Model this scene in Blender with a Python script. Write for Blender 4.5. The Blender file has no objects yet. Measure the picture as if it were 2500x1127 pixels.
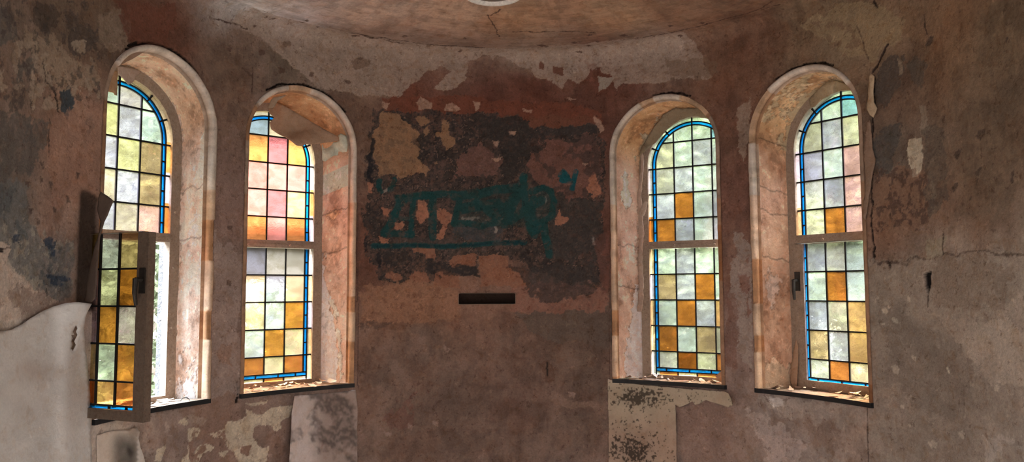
import bpy, math, random
import numpy as np
from mathutils import Vector
from mathutils.geometry import delaunay_2d_cdt
random.seed(7)
SC = bpy.context.scene
COL = SC.collection
# ------------------------------------------------------------------ camera model (metres, eye height = 0, floor = -1.6)
F, PITCH, ROLL, YAW = 1859.5, .07544, -.00411, .10752
CAM = np.array([-.35417, -3.10644, 0.])
R = 1.95
HALF = R * math.pi / 2
CEN = [-1.09106, -.62102, .62102, 1.09106]
HW = .3627; ZS = .877; ZB = -.605; SILL = -.583
# frame planes: centre x, centre y, heading of the outward normal
GP = [(-1.9422, .9278, -.9202), (-1.3515, 1.6844, -.5592), (1.3259, 1.5984, .6469), (1.9396, .8826, 1.0687)]
SKY_LOW, SKY_HIGH = .25, 22.
FLOOR = -1.6; ZC = 1.50; RC = .10; TC = ZC + RC * math.pi / 2

def ray(x, y):
    a = x - 1250.; b = y - 563.5
    cr, sr = math.cos(ROLL), math.sin(ROLL)
    X = (cr * a + sr * b) / F; U = -(-sr * a + cr * b) / F
    cp, sp = math.cos(PITCH), math.sin(PITCH)
    Y = cp - sp * U; Z = sp + cp * U
    c, s = math.cos(YAW), math.sin(YAW)
    return np.array([c * X + s * Y, -s * X + c * Y, Z])

def onwall(x, y, off=0.):
    """point of the apse wall (moved 'off' into the room) seen towards a place of the photograph"""
    D = ray(x, y); r = R - off
    a = D[0]**2 + D[1]**2; b = CAM[0]*D[0] + CAM[1]*D[1]; c = CAM[0]**2 + CAM[1]**2 - r*r
    disc = b*b - a*c
    if disc > 0:
        k = (-b + math.sqrt(disc)) / a
        P = CAM + k * D
        if P[1] >= 0: return P
    sgn = 1 if D[0] > 0 else -1
    k = (sgn * r - CAM[0]) / D[0]
    return CAM + k * D

def st(x, y):
    """wall coordinates: s along the wall, t up the wall, round the cove and in over the ceiling"""
    P = onwall(x, y)
    def S(P):
        return R * math.atan2(P[0], P[1]) if P[1] >= 0 else math.copysign(HALF - P[1], P[0])
    if P[2] <= 1.53: return S(P), P[2]
    D = ray(x, y); Q = CAM + D * ((ZC + RC) / D[2])
    rr = math.hypot(Q[0], Q[1]) if Q[1] > 0 else abs(Q[0])
    if rr < R - RC: return S(Q), TC + (R - RC) - rr
    u = min(1, (P[2] - 1.53) / .08)
    return S(P), ZC + .03 + u * (TC - ZC - .03)

def onplane(i, x, y, dd=0.):
    cx, cy, o = GP[i]
    n = np.array([math.sin(o), math.cos(o), 0]); C = np.array([cx, cy, 0]) + n * dd
    D = ray(x, y); k = ((C - CAM) @ n) / (D @ n)
    return CAM + k * D

def wpt(i, t, z, dd=0.):
    cx, cy, o = GP[i]
    n = (math.sin(o), math.cos(o))
    return (cx + n[1]*t + n[0]*dd, cy - n[0]*t + n[1]*dd, z)

# ------------------------------------------------------------------ helpers
def lin(c):
    c = np.asarray(c, float) / 255.
    return np.where(c <= .04045, c / 12.92, ((c + .055) / 1.055) ** 2.4)
G = np.array([2.45, 2.85, 3.35])
def alb(c, g=None): return np.clip(lin(c) * (G if g is None else g), 0, .85)

def mesh(name, V, Fc, mat=None, parent=None, cols=None, smooth=False, mats=None, midx=None):
    me = bpy.data.meshes.new(name)
    me.from_pydata([tuple(v) for v in V], [], [tuple(f) for f in Fc])
    if mats:
        for m in mats: me.materials.append(m)
        if midx is not None: me.polygons.foreach_set('material_index', midx)
    elif mat: me.materials.append(mat)
    if cols is not None:
        a = me.color_attributes.new('Col', 'FLOAT_COLOR', 'POINT')
        c = np.ones((len(V), 4), np.float32); c[:, :3] = cols
        a.data.foreach_set('color', c.ravel())
    if smooth: me.polygons.foreach_set('use_smooth', [True] * len(me.polygons))
    me.update()
    o = bpy.data.objects.new(name, me); COL.objects.link(o)
    if parent: o.parent = parent
    return o

def empty(name, loc=(0, 0, 0)):
    o = bpy.data.objects.new(name, None); o.empty_display_size = .1
    o.location = loc; COL.objects.link(o); return o

def tag(o, label=None, cat=None, group=None, kind=None):
    if label: o['label'] = label
    if cat: o['category'] = cat
    if group: o['group'] = group
    if kind: o['kind'] = kind
    return o

class MB:
    def __init__(s): s.v = []; s.f = []; s.m = []; s.c = []
    def quadbox(s, P, mi=0, col=(1, 1, 1)):
        """8 points: 4 of the near face then 4 of the far face"""
        b = len(s.v); s.v += [tuple(p) for p in P]; s.c += [col] * 8
        for q in ((0,1,2,3), (7,6,5,4), (0,4,5,1), (1,5,6,2), (2,6,7,3), (3,7,4,0)):
            s.f.append(tuple(b + k for k in q)); s.m.append(mi)
    def box(s, a, b, mi=0, col=(1, 1, 1)):
        (x0, y0, z0), (x1, y1, z1) = a, b
        s.quadbox([(x0,y0,z0),(x1,y0,z0),(x1,y0,z1),(x0,y0,z1),(x0,y1,z0),(x1,y1,z0),(x1,y1,z1),(x0,y1,z1)], mi, col)
    def poly(s, P, mi=0, col=(1, 1, 1)):
        b = len(s.v); s.v += [tuple(p) for p in P]; s.c += [col] * len(P)
        s.f.append(tuple(range(b, b + len(P)))); s.m.append(mi)
    def build(s, name, mat, parent=None, smooth=False, mats=None):
        return mesh(name, s.v, s.f, mat, parent, np.array(s.c), smooth, mats, s.m if mats else None)

def tube(mb, pts, r, n=8, col=(1, 1, 1)):
    pts = [Vector(p) for p in pts]; rings = []
    for i, p in enumerate(pts):
        d = (pts[min(i+1, len(pts)-1)] - pts[max(i-1, 0)]).normalized()
        a = d.orthogonal().normalized() if i == 0 else (a - d * a.dot(d)).normalized()
        b = d.cross(a)
        rr = r[i] if isinstance(r, (list, tuple)) else r
        base = len(mb.v); rings.append(base)
        for k in range(n):
            an = 2 * math.pi * k / n
            mb.v.append(tuple(p + (a * math.cos(an) + b * math.sin(an)) * rr)); mb.c.append(col)
    for i in range(len(rings) - 1):
        for k in range(n):
            k2 = (k + 1) % n
            mb.f.append((rings[i]+k, rings[i]+k2, rings[i+1]+k2, rings[i+1]+k)); mb.m.append(0)
    mb.f.append(tuple(rings[0]+k for k in range(n))[::-1]); mb.m.append(0)
    mb.f.append(tuple(rings[-1]+k for k in range(n))); mb.m.append(0)

# ------------------------------------------------------------------ materials
def newmat(name):
    m = bpy.data.materials.new(name); m.use_nodes = True
    nt = m.node_tree; nt.nodes.clear()
    out = nt.nodes.new('ShaderNodeOutputMaterial')
    return m, nt, out
def N(nt, t, **k):
    n = nt.nodes.new(t)
    for a, b in k.items(): setattr(n, a, b)
    return n
def noise(nt, vec, scale, detail=5, rough=.6, dist=0.):
    n = N(nt, 'ShaderNodeTexNoise'); n.inputs['Scale'].default_value = scale
    n.inputs['Detail'].default_value = detail; n.inputs['Roughness'].default_value = rough
    n.inputs['Distortion'].default_value = dist
    nt.links.new(vec, n.inputs['Vector']); return n
def ramp(nt, fac, a, b, ca=(0, 0, 0, 1), cb=(1, 1, 1, 1)):
    r = N(nt, 'ShaderNodeValToRGB'); nt.links.new(fac, r.inputs['Fac'])
    r.color_ramp.elements[0].position = a; r.color_ramp.elements[0].color = ca
    r.color_ramp.elements[1].position = b; r.color_ramp.elements[1].color = cb
    return r.outputs['Color']
def mix(nt, fac, a, b, mode='MIX'):
    n = N(nt, 'ShaderNodeMix', data_type='RGBA', blend_type=mode)
    for s, v in ((n.inputs[0], fac), (n.inputs[6], a), (n.inputs[7], b)):
        if isinstance(v, (float, int, tuple)): s.default_value = v
        else: nt.links.new(v, s)
    return n.outputs[2]

def plaster(name, var=.35, bump=.6, rough=.85, coarse=9., fine=90., flat=None, spec=.25, red=(.86, .76, .66, 1), pits=0.):
    m, nt, out = newmat(name)
    co = N(nt, 'ShaderNodeTexCoord').outputs['Object']
    b = N(nt, 'ShaderNodeBsdfPrincipled')
    b.inputs['Roughness'].default_value = rough
    b.inputs['Specular IOR Level'].default_value = spec
    if flat is None: base = N(nt, 'ShaderNodeAttribute', attribute_name='Col').outputs['Color']
    else:
        rgb = N(nt, 'ShaderNodeRGB'); rgb.outputs[0].default_value = (*flat, 1); base = rgb.outputs[0]
    n1 = noise(nt, co, coarse, 8, .65, .4); n2 = noise(nt, co, fine, 6, .7)
    c = mix(nt, ramp(nt, n1.outputs['Fac'], .42, .62), base, (*[1 - var] * 3, 1), 'MULTIPLY')
    # keep mean level: blend partially
    c = mix(nt, .55, base, c)
    n3 = noise(nt, co, coarse * 2.3, 6, .6, .8)
    c2 = mix(nt, 1., c, red, 'MULTIPLY')
    c = mix(nt, ramp(nt, n3.outputs['Fac'], .5, .72), c, c2)
    q = min(1., var*2.6)
    c3 = mix(nt, 1., c, (1 + .25*q, 1 + .24*q, 1 + .22*q, 1), 'MULTIPLY')
    c = mix(nt, ramp(nt, n2.outputs['Fac'], .35, .7), mix(nt, 1., c, (*[1 - .14*q]*3, 1), 'MULTIPLY'), c3)
    nt.links.new(c, b.inputs['Base Color'])
    n6 = noise(nt, co, coarse*3.2, 9, .72, .2)
    c = mix(nt, ramp(nt, n6.outputs['Fac'], .595, .605), c, mix(nt, 1., c, (1 - .35*q, 1 - .4*q, 1 - .42*q, 1), 'MULTIPLY'))
    mp6 = N(nt, 'ShaderNodeMapping'); mp6.inputs['Location'].default_value = (3, 7, 1); nt.links.new(co, mp6.inputs['Vector'])
    n7 = noise(nt, mp6.outputs[0], coarse*2.4, 9, .7, .2)
    c = mix(nt, ramp(nt, n7.outputs['Fac'], .62, .63), c, mix(nt, 1., c, (1 + .3*q, 1 + .3*q, 1 + .3*q, 1), 'MULTIPLY'))
    nt.links.new(c, b.inputs['Base Color'])
    nb = noise(nt, co, fine * .45, 8, .75, .3)
    h = N(nt, 'ShaderNodeMath', operation='ADD'); nt.links.new(nb.outputs['Fac'], h.inputs[0])
    nb2 = noise(nt, co, coarse * 1.3, 5, .6, .5)
    mm = N(nt, 'ShaderNodeMath', operation='MULTIPLY'); mm.inputs[1].default_value = 2.2
    nt.links.new(nb2.outputs['Fac'], mm.inputs[0]); nt.links.new(mm.outputs[0], h.inputs[1])
    bp = N(nt, 'ShaderNodeBump'); bp.inputs['Strength'].default_value = bump; bp.inputs['Distance'].default_value = .012
    nt.links.new(h.outputs[0], bp.inputs['Height']); nt.links.new(bp.outputs[0], b.inputs['Normal'])
    nt.links.new(b.outputs[0], out.inputs['Surface'])
    return m

def simple(name, col, rough=.6, metal=0., bump=0., bscale=60., spec=.4):
    m, nt, out = newmat(name)
    b = N(nt, 'ShaderNodeBsdfPrincipled')
    co = N(nt, 'ShaderNodeTexCoord').outputs['Object']
    n = noise(nt, co, bscale, 6, .65)
    c = mix(nt, ramp(nt, n.outputs['Fac'], .3, .7), (*[x * .75 for x in col], 1), (*[min(1, x * 1.2) for x in col], 1))
    nt.links.new(c, b.inputs['Base Color'])
    b.inputs['Roughness'].default_value = rough; b.inputs['Metallic'].default_value = metal
    b.inputs['Specular IOR Level'].default_value = spec
    if bump:
        bp = N(nt, 'ShaderNodeBump'); bp.inputs['Strength'].default_value = bump; bp.inputs['Distance'].default_value = .005
        nt.links.new(n.outputs['Fac'], bp.inputs['Height']); nt.links.new(bp.outputs[0], b.inputs['Normal'])
    nt.links.new(b.outputs[0], out.inputs['Surface'])
    return m

def cathedral_glass(name, scale=38., dist=2.2, bump=.3, seed=0.):
    """hammered, tinted glass: part clear, part bent, part milky"""
    m, nt, out = newmat(name)
    co = N(nt, 'ShaderNodeTexCoord').outputs['Object']
    mp = N(nt, 'ShaderNodeMapping'); mp.inputs['Location'].default_value = (seed, seed * .7, seed * 1.3)
    mp.inputs['Scale'].default_value = (1, 1, 1.5)
    nt.links.new(co, mp.inputs['Vector']); v = mp.outputs[0]
    base = N(nt, 'ShaderNodeAttribute', attribute_name='Col').outputs['Color']
    n1 = noise(nt, v, scale, 5, .6, dist)
    n0 = noise(nt, v, 9., 3, .5, 1.)
    c = mix(nt, ramp(nt, n0.outputs['Fac'], .38, .62), mix(nt, 1., base, (.74, .72, .66, 1), 'MULTIPLY'), base)
    # thin swirled reams in the glass
    md = N(nt, 'ShaderNodeMath', operation='PINGPONG'); md.inputs[1].default_value = .06
    nt.links.new(n1.outputs['Fac'], md.inputs[0])
    line = ramp(nt, md.outputs[0], .0, .018)
    n5 = noise(nt, v, 7., 2, .5)
    keep = ramp(nt, n5.outputs['Fac'], .36, .50)
    dark = mix(nt, 1., c, (.50, .46, .42, 1), 'MULTIPLY')
    fac = N(nt, 'ShaderNodeMath', operation='MULTIPLY')
    inv = N(nt, 'ShaderNodeMath', operation='SUBTRACT'); inv.inputs[0].default_value = 1.
    nt.links.new(line, inv.inputs[1]); nt.links.new(inv.outputs[0], fac.inputs[0]); nt.links.new(keep, fac.inputs[1])
    c = mix(nt, fac.outputs[0], c, dark)
    bp = N(nt, 'ShaderNodeBump'); bp.inputs['Strength'].default_value = bump; bp.inputs['Distance'].default_value = .01
    nt.links.new(n1.outputs['Fac'], bp.inputs['Height'])
    tr = N(nt, 'ShaderNodeBsdfTransparent'); rf = N(nt, 'ShaderNodeBsdfRefraction'); tl = N(nt, 'ShaderNodeBsdfTranslucent')
    rf.inputs['IOR'].default_value = 1.05; rf.inputs['Roughness'].default_value = .02
    for s in (tr, rf, tl): nt.links.new(c, s.inputs['Color'])
    nt.links.new(bp.outputs[0], rf.inputs['Normal'])
    m1 = N(nt, 'ShaderNodeMixShader'); m1.inputs[0].default_value = .75
    nt.links.new(tr.outputs[0], m1.inputs[1]); nt.links.new(rf.outputs[0], m1.inputs[2])
    m2 = N(nt, 'ShaderNodeMixShader'); m2.inputs[0].default_value = .06
    nt.links.new(m1.outputs[0], m2.inputs[1]); nt.links.new(tl.outputs[0], m2.inputs[2])
    gl = N(nt, 'ShaderNodeBsdfGlossy'); gl.inputs['Roughness'].default_value = .15
    nt.links.new(bp.outputs[0], gl.inputs['Normal'])
    m3 = N(nt, 'ShaderNodeMixShader'); m3.inputs[0].default_value = .03
    nt.links.new(m2.outputs[0], m3.inputs[1]); nt.links.new(gl.outputs[0], m3.inputs[2])
    nt.links.new(m3.outputs[0], out.inputs['Surface'])
    return m

M_WALL = plaster('aged_plaster', .35, .55)
M_CEIL = plaster('ceiling_plaster', .22, .45, coarse=6.)
M_REV = plaster('reveal_plaster', .16, .55, coarse=14., fine=120., red=(.95, .8, .7, 1))
M_MOULD = plaster('moulding_plaster', .2, .3, coarse=12., red=(.95, .9, .82, 1))
M_PAPER = plaster('lining_paper', .12, .25, coarse=7., red=(.93, .86, .8, 1))
M_SCRAP = plaster('paint_scrap', .15, .35, coarse=20., red=(.92, .82, .72, 1))
M_FRAME = plaster('frame_paint', .3, .3, flat=(.36, .28, .22), coarse=25., rough=.6)
M_SLATE = simple('slate', (.012, .013, .015), .5, 0, .5)
M_SILLTOP = plaster('sill_top', .4, .8, flat=(.30, .22, .17), coarse=25.)
M_FRAME_SHADED = plaster('frame_paint_shaded', .3, .3, flat=(.17, .125, .095), coarse=25., rough=.6)  # frame paint darkened to carry the shade on the open casement
M_LEAD = simple('lead', (.012, .012, .013), .55, .2)
M_STONE = plaster('outer_stone', .4, .9, flat=(.13, .13, .14), coarse=25.)
M_GLASS = [cathedral_glass('hammered_glass_%d' % i, seed=i * 3.1, dist=[1.6, 2.6, 1.4, 1.4][i], scale=[26, 22, 34, 30][i]) for i in range(4)]
M_METAL = simple('dull_metal', (.05, .045, .04), .45, .6)
M_WHITE = simple('white_enamel', (.75, .74, .7), .3)

# ------------------------------------------------------------------ noise fields for the stains
_rng = np.random.RandomState(11)
_T = _rng.rand(16, 256, 256).astype(np.float32)
def vn(x, y, k):
    xi = np.floor(x).astype(int); yi = np.floor(y).astype(int); fx = x - xi; fy = y - yi
    fx = fx*fx*(3-2*fx); fy = fy*fy*(3-2*fy); T = _T[k % 16]
    a = T[xi & 255, yi & 255]; b = T[(xi+1) & 255, yi & 255]; c = T[xi & 255, (yi+1) & 255]; d = T[(xi+1) & 255, (yi+1) & 255]
    return (a*(1-fx)+b*fx)*(1-fy) + (c*(1-fx)+d*fx)*fy
def fbm(x, y, f, k, o=4, g=.55):
    s = 0; a = 1.; n = 0
    for i in range(o):
        s = s + a * vn(x*f + 17.3*i, y*f + 5.1*i, k + i); n += a; a *= g; f *= 2.03
    return s / n
def sstep(x, a, b):
    u = np.clip((x - a) / (b - a), 0, 1); return u*u*(3-2*u)

def inside(S, T, poly):
    r = np.zeros(S.shape, bool); n = len(poly)
    for i in range(n):
        x0, y0 = poly[i]; x1, y1 = poly[(i+1) % n]
        if y0 == y1: continue
        c = ((y0 > T) != (y1 > T)) & (S < (x1-x0)*(T-y0)/(y1-y0) + x0)
        r ^= c
    return r

class Field:
    """colour and relief over a set of wall coordinates"""
    def __init__(s, S, T, base):
        s.S = S; s.T = T; s.c = base; s.h = np.zeros(S.shape, np.float32)
        s.n1 = fbm(S, T, 14, 3, 5, .62) - .5; s.n2 = fbm(S + 31, T + 7, 14, 8, 5, .62) - .5
        s.m = fbm(S, T, 9, 1, 5, .6)
        s.mf = fbm(S, T, 26, 6, 4, .65)
        s.fine = fbm(S, T, 55, 5, 3, .6)
    def poly(s, P, col, rag=.05, a=1., h=0., thr=None, soft=0., g=None, freq='m'):
        s0, s1 = min(p[0] for p in P) - rag, max(p[0] for p in P) + rag
        t0, t1 = min(p[1] for p in P) - rag, max(p[1] for p in P) + rag
        sel = np.nonzero((s.S > s0) & (s.S < s1) & (s.T > t0) & (s.T < t1))
        if not len(sel[0]): return
        m = inside(s.S[sel] + s.n1[sel]*rag*2, s.T[sel] + s.n2[sel]*rag*2, P).astype(np.float32)
        if thr is not None:
            m *= sstep(getattr(s, freq)[sel], thr - .012, thr + .012)
        m *= a * (1 - .35*(s.fine[sel] < .38) * (a < 1))
        col = alb(col, g)
        s.c[sel] = s.c[sel]*(1-m[:, None]) + col*m[:, None]
        s.h[sel] += h * (m > .3)
    def stroke(s, P, w, col, a=1., h=0., rag=.01, g=None):
        for (x0, y0), (x1, y1) in zip(P[:-1], P[1:]):
            sel = np.nonzero((s.S > min(x0, x1)-w-rag) & (s.S < max(x0, x1)+w+rag) & (s.T > min(y0, y1)-w-rag) & (s.T < max(y0, y1)+w+rag))
            if not len(sel[0]): continue
            px = s.S[sel] + s.n1[sel]*rag*2; py = s.T[sel] + s.n2[sel]*rag*2
            dx, dy = x1-x0, y1-y0; L = dx*dx+dy*dy + 1e-12
            u = np.clip(((px-x0)*dx + (py-y0)*dy)/L, 0, 1)
            d = np.hypot(px - x0 - u*dx, py - y0 - u*dy)
            m = a * (1 - sstep(d, w*.75, w))
            m *= (1 - .5*sstep(s.mf[sel], .56, .62)*(a < 1))
            s.c[sel] = s.c[sel]*(1-m[:, None]) + alb(col, g)*m[:, None]
            s.h[sel] += h * m

def pix(pts, ox=0, oy=0, k=1.):
    return [st(ox + x / k, oy + y / k) for x, y in pts]

# ------------------------------------------------------------------ base colour of the walls (zones of paint, soot and bare plaster, some light and shade included)
CP = '''40,60,88,72,60 150,60,75,60,48 60,220,82,66,55 150,300,106,82,66 150,350,110,83,67 60,400,84,70,60 180,430,110,82,66 40,520,74,66,58 130,520,104,80,66
60,640,86,78,70 150,620,92,80,70 30,700,140,124,108 100,800,135,120,106 60,950,138,122,108 180,1050,132,116,102 330,60,80,50,36 270,60,82,66,52 400,90,82,52,38
560,160,86,66,52 620,100,92,72,58 560,300,94,72,58 555,500,105,82,70 560,700,114,94,82 550,900,114,94,82 420,1060,116,95,82 540,1040,104,80,66 280,1040,140,122,106
800,120,100,82,68 700,150,86,70,56 900,180,105,86,71 880,300,88,66,52 1000,230,84,50,37 1300,230,80,47,35 1440,300,78,49,38 1200,280,74,43,33 1200,400,66,48,40
880,640,86,56,43 1000,740,110,78,59 1180,760,103,75,60 1000,850,94,74,62 1250,850,92,71,59 1400,860,88,69,57 1100,1000,86,67,56 1400,1050,92,73,61 1430,780,74,60,50
1300,960,88,67,56 1480,600,82,54,43 1500,180,80,48,36 1800,150,90,62,46 1800,300,86,59,45 1790,480,90,61,49 1800,650,98,72,59 1800,850,112,90,78 1700,1000,108,86,74
1600,1050,118,97,83 1900,1050,120,104,92 2050,80,105,86,66 2000,40,94,74,55 2150,100,94,74,56 2200,200,72,54,42 2300,100,88,65,47 2450,100,77,60,45 2450,300,72,56,43
2200,400,74,61,51 2180,500,92,67,51 2300,500,86,65,51 2400,450,80,62,48 2300,650,108,91,78 2200,750,104,90,77 2350,800,112,97,84 2450,760,124,109,95 2300,1000,109,94,81
2480,1050,116,102,89 2150,950,114,98,85 600,20,168,158,152 900,40,138,114,97 1100,40,134,106,86 1250,50,130,99,75 1500,40,126,96,73 1700,40,106,78,60 1850,30,92,66,50
700,60,146,132,124 1000,110,114,92,78 1300,130,114,94,79 1600,110,105,85,71'''  # upper-left ceiling tones include the pale window light falling there
cps = [tuple(map(float, w.split(','))) for w in CP.split()]
cpS = np.array([st(c[0], c[1]) for c in cps]); cpC = np.array([np.clip(alb(c[2:])*(1.3 if c[0] < 250 or c[0] > 2120 else 1.), 0, .8) for c in cps])  # side walls lightened in colour to make up for dim light there
def basecol(S, T):
    gs = np.linspace(S.min(), S.max(), 260); gt = np.linspace(T.min(), T.max(), 160)
    A, B = np.meshgrid(gs, gt, indexing='ij')
    num = np.zeros(A.shape + (3,)); den = np.zeros(A.shape)
    Aw = A + .12*(fbm(A, B, 5, 2, 4)-.5); Bw = B + .12*(fbm(A+9, B, 5, 7, 4)-.5)
    for (a, b), c in zip(cpS, cpC):
        w = 1. / (((Aw-a)**2 + (Bw-b)**2) + .004) ** 1.7
        num += w[..., None]*c; den += w
    t = num / den[..., None]
    fi = (S-gs[0])/(gs[1]-gs[0]); fj = (T-gt[0])/(gt[1]-gt[0])
    i = np.clip(fi.astype(int), 0, 258); j = np.clip(fj.astype(int), 0, 158); u = (fi-i)[..., None]; v = (fj-j)[..., None]
    return t[i, j]*(1-u)*(1-v) + t[i+1, j]*u*(1-v) + t[i, j+1]*(1-u)*v + t[i+1, j+1]*u*v

def decorate(fd):
    P = fd.poly; K = fd.stroke
    S, T = fd.S, fd.T
    # overall mottling of old distemper
    m = sstep(fd.m, .42, .62)
    fd.c *= (1 - .20*m)[..., None]
    m2 = sstep(fbm(S+3, T+11, 5, 9, 5, .6), .48, .66)
    fd.c *= 1 - m2[..., None]*np.array([.05, .11, .14])
    m3 = sstep(fbm(S*2.2+3, T*.7+11, 10, 2, 5, .6), .55, .63)
    fd.c *= 1 - .13*m3[..., None]
    # ceiling streaks that follow the curve
    cl = sstep(T, 1.5, 1.62)
    st_ = fbm(S*.9, T*7, 5, 4, 5, .6)
    fd.c *= 1 + (cl*(st_-.5)*.4)[..., None]
    k = cl*sstep(fbm(S*1.2+5, T*9, 7, 12, 4, .6), .6, .62)
    fd.c *= (1 - .12*k)[..., None]
    Z = lambda p, ox=0, oy=0, kk=1.: pix(p, ox, oy, kk)
    # ---- upper pale band of lime paint
    band = Z([(560,60),(640,95),(700,150),(780,215),(880,232),(940,235),(975,240),(985,225),(1045,172),(1080,165),(1100,175),(1060,212),(1085,222),(1110,215),(1140,190),(1145,150),(1190,140),(1250,147),(1268,165),(1300,168),(1310,190),(1340,198),(1372,216),(1388,192),(1410,206),(1432,185),(1440,172),(1428,150),(1450,155),(1470,172),(1490,180),(1503,218),(1517,203),(1560,206),(1600,204),(1660,193),(1740,190),(1722,170),(1718,130),(1680,90),(1640,86),(1500,96),(1250,118),(1000,112),(850,85),(700,50),(600,20)])
    P(band, (118, 99, 84), .03, .8, .0015)
    P(Z([(1180,140),(1300,135),(1400,130),(1500,110),(1650,95),(1700,130),(1600,150),(1480,165),(1380,180),(1300,160)]), (122, 104, 90), .06, .5)
    P(Z([(1620,150),(1760,150),(1755,185),(1640,190)]), (88, 68, 52), .05, .6)
    P(Z([(1350,160),(1375,165),(1375,185),(1350,180)]), (85, 55, 42), .02, 1, -.001)
    P(Z([(1318,150),(1330,152),(1328,172),(1316,170)]), (85, 55, 42), .02, 1, -.001)
    P(Z([(1460,185),(1500,190),(1480,215),(1462,225)]), (112, 98, 84), .02, 1, .001)
    for cx, cy, w in ((880,155,26), (1040,120,9), (700,110,14), (560,115,10), (1700,190,9), (1640,195,6), (945,238,12)):
        P(Z([(cx-w,cy-w*.4),(cx,cy-w*.7),(cx+w,cy-w*.3),(cx+w*.7,cy+w*.5),(cx-w*.6,cy+w*.5)]), (84, 64, 50), .03, .8)
    # ceiling cracks
    for l in ([(1517,97),(1560,92),(1640,80),(1760,50),(1810,38),(1850,22),(1890,2)], [(860,80),(900,90),(930,96),(970,103),(1000,101)], [(870,92),(905,102),(940,108),(980,118)], [(1250,78),(1380,76),(1450,80)],
              [(1000,110),(1050,113),(1180,120)], [(1190,40),(1208,62),(1218,90)], [(1196,40),(1222,26)], [(515,45),(560,58),(600,72)], [(1900,10),(1860,24)], [(1670,115),(1500,100)][:1]*2):
        K(Z(l), .006, (48, 30, 22), .9, -.002, .025)
    P(Z([(880,92),(900,88),(940,98),(990,112),(960,112),(900,100)]), (70, 52, 40), .03, 1, -.002, thr=.48)
    for _ in range(26):
        x = random.uniform(560, 1880); y = 30 + 85*math.sin((x-560)/1320*math.pi) + random.uniform(-22, 30)
        w = random.uniform(4, 12)
        P(Z([(x-w,y),(x,y-3),(x+w,y),(x,y+3)]), (64, 44, 34), .02, .9, -.001)
    # ---- rusty strip over the dark panel
    P(Z([(930,240),(1100,235),(1400,250),(1470,270),(1470,300),(1290,305),(1200,300),(1100,300),(945,275)]), (84, 46, 32), .04, .8)
    Z5 = lambda p: pix(p, 860, 200, 2.255)
    dark = Z5([(110,150),(420,165),(640,185),(900,190),(1010,235),(1330,240),(1390,330),(1385,640),(1395,830),(1390,1100),(1280,1090),(1150,1127),(1050,1060),(900,980),(760,960),(690,990),(690,1060),(600,1090),(430,1090),(300,1100),(170,1110),(60,900),(60,800),(80,560),(95,330)])
    P(dark, (50, 41, 36), .06, .92)
    P(dark, (41, 34, 29), .06, .75, 0, thr=.53)
    P(dark, (74, 54, 44), .06, .6, .001, thr=.6, freq='mf')
    P(dark, (30, 27, 25), .06, .7, -.001, thr=.60, freq='fine')
    P(dark, (98, 74, 60), .06, .6, .001, thr=.72, freq='fine')
    P(Z5([(580,380),(700,350),(830,420),(800,520),(560,520)]), (84, 58, 48), .07, .8)
    P(Z5([(970,330),(1340,300),(1375,620),(1200,640),(1110,610),(1090,570),(1000,560),(960,480),(980,400)]), (86, 57, 46), .08, .85)
    P(Z5([(970,330),(1340,300),(1375,620),(1200,640),(1110,610),(1090,570)]), (46, 38, 34), .06, .7, thr=.56)
    P(Z5([(690,200),(950,200),(1050,280),(1060,370),(900,430),(880,540),(830,500),(820,350),(700,300)]), (38, 33, 29), .06, .8)
    P(Z5([(1040,240),(1330,240),(1340,290),(1060,290)]), (44, 38, 34), .04, .8)
    P(Z5([(970,190),(1330,195),(1330,240),(990,240)]), (82, 50, 36), .04, .9)
    P(Z5([(1110,640),(1385,640),(1385,1000),(1150,980),(1060,900),(1060,800)]), (48, 42, 37), .08, .7)
    P(Z5([(560,790),(830,800),(820,880),(560,880)]), (50, 50, 48), .05, .7)
    P(Z5([(200,850),(560,850),(560,900),(180,900)]), (60, 50, 44), .04, .6)
    # ---- tan patches where the dark coat has gone
    tan = (104, 76, 54)
    for p in ([(150,170),(240,170),(290,220),(340,250),(370,290),(330,330),(385,380),(370,430),(425,490),(400,520),(340,500),(290,525),(240,510),(150,520),(125,450),(108,350),(135,250)],
              [(355,195),(420,205),(415,240),(370,240)], [(490,215),(522,222),(530,280),(572,300),(560,335),(510,368),(490,340),(450,290),(480,270)], [(390,262),(420,258),(425,290),(395,292)], [(455,440),(472,432),(475,455),(455,462)]):
        P(Z5(p), tan, .035, 1, .0018)
    P(Z5([(150,170),(240,170),(340,250),(370,290),(385,380),(340,500),(240,510),(150,520),(108,350)]), (82, 62, 46), .03, .7, thr=.55, freq='mf')
    for p in ([(345,110),(375,85),(440,125),(430,155),(370,155)], [(510,125),(560,120),(595,145),(560,165),(510,160)], [(665,110),(705,115),(690,172),(675,160)], [(1325,185),(1360,200),(1385,265),(1365,282),(1335,240)],
              [(930,140),(995,145),(990,165),(935,160)], [(770,415),(830,415),(800,438)], [(775,330),(805,325),(805,358),(785,350)], [(1180,85),(1240,90),(1200,100)], [(1265,450),(1300,450),(1285,465)], [(865,265),(910,268),(900,295),(870,290)],
              [(160,110),(205,115),(190,150),(165,140)]):
        P(Z5(p), (122, 94, 76), .02, .9, .0015)
    red = (120, 78, 58)
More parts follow.
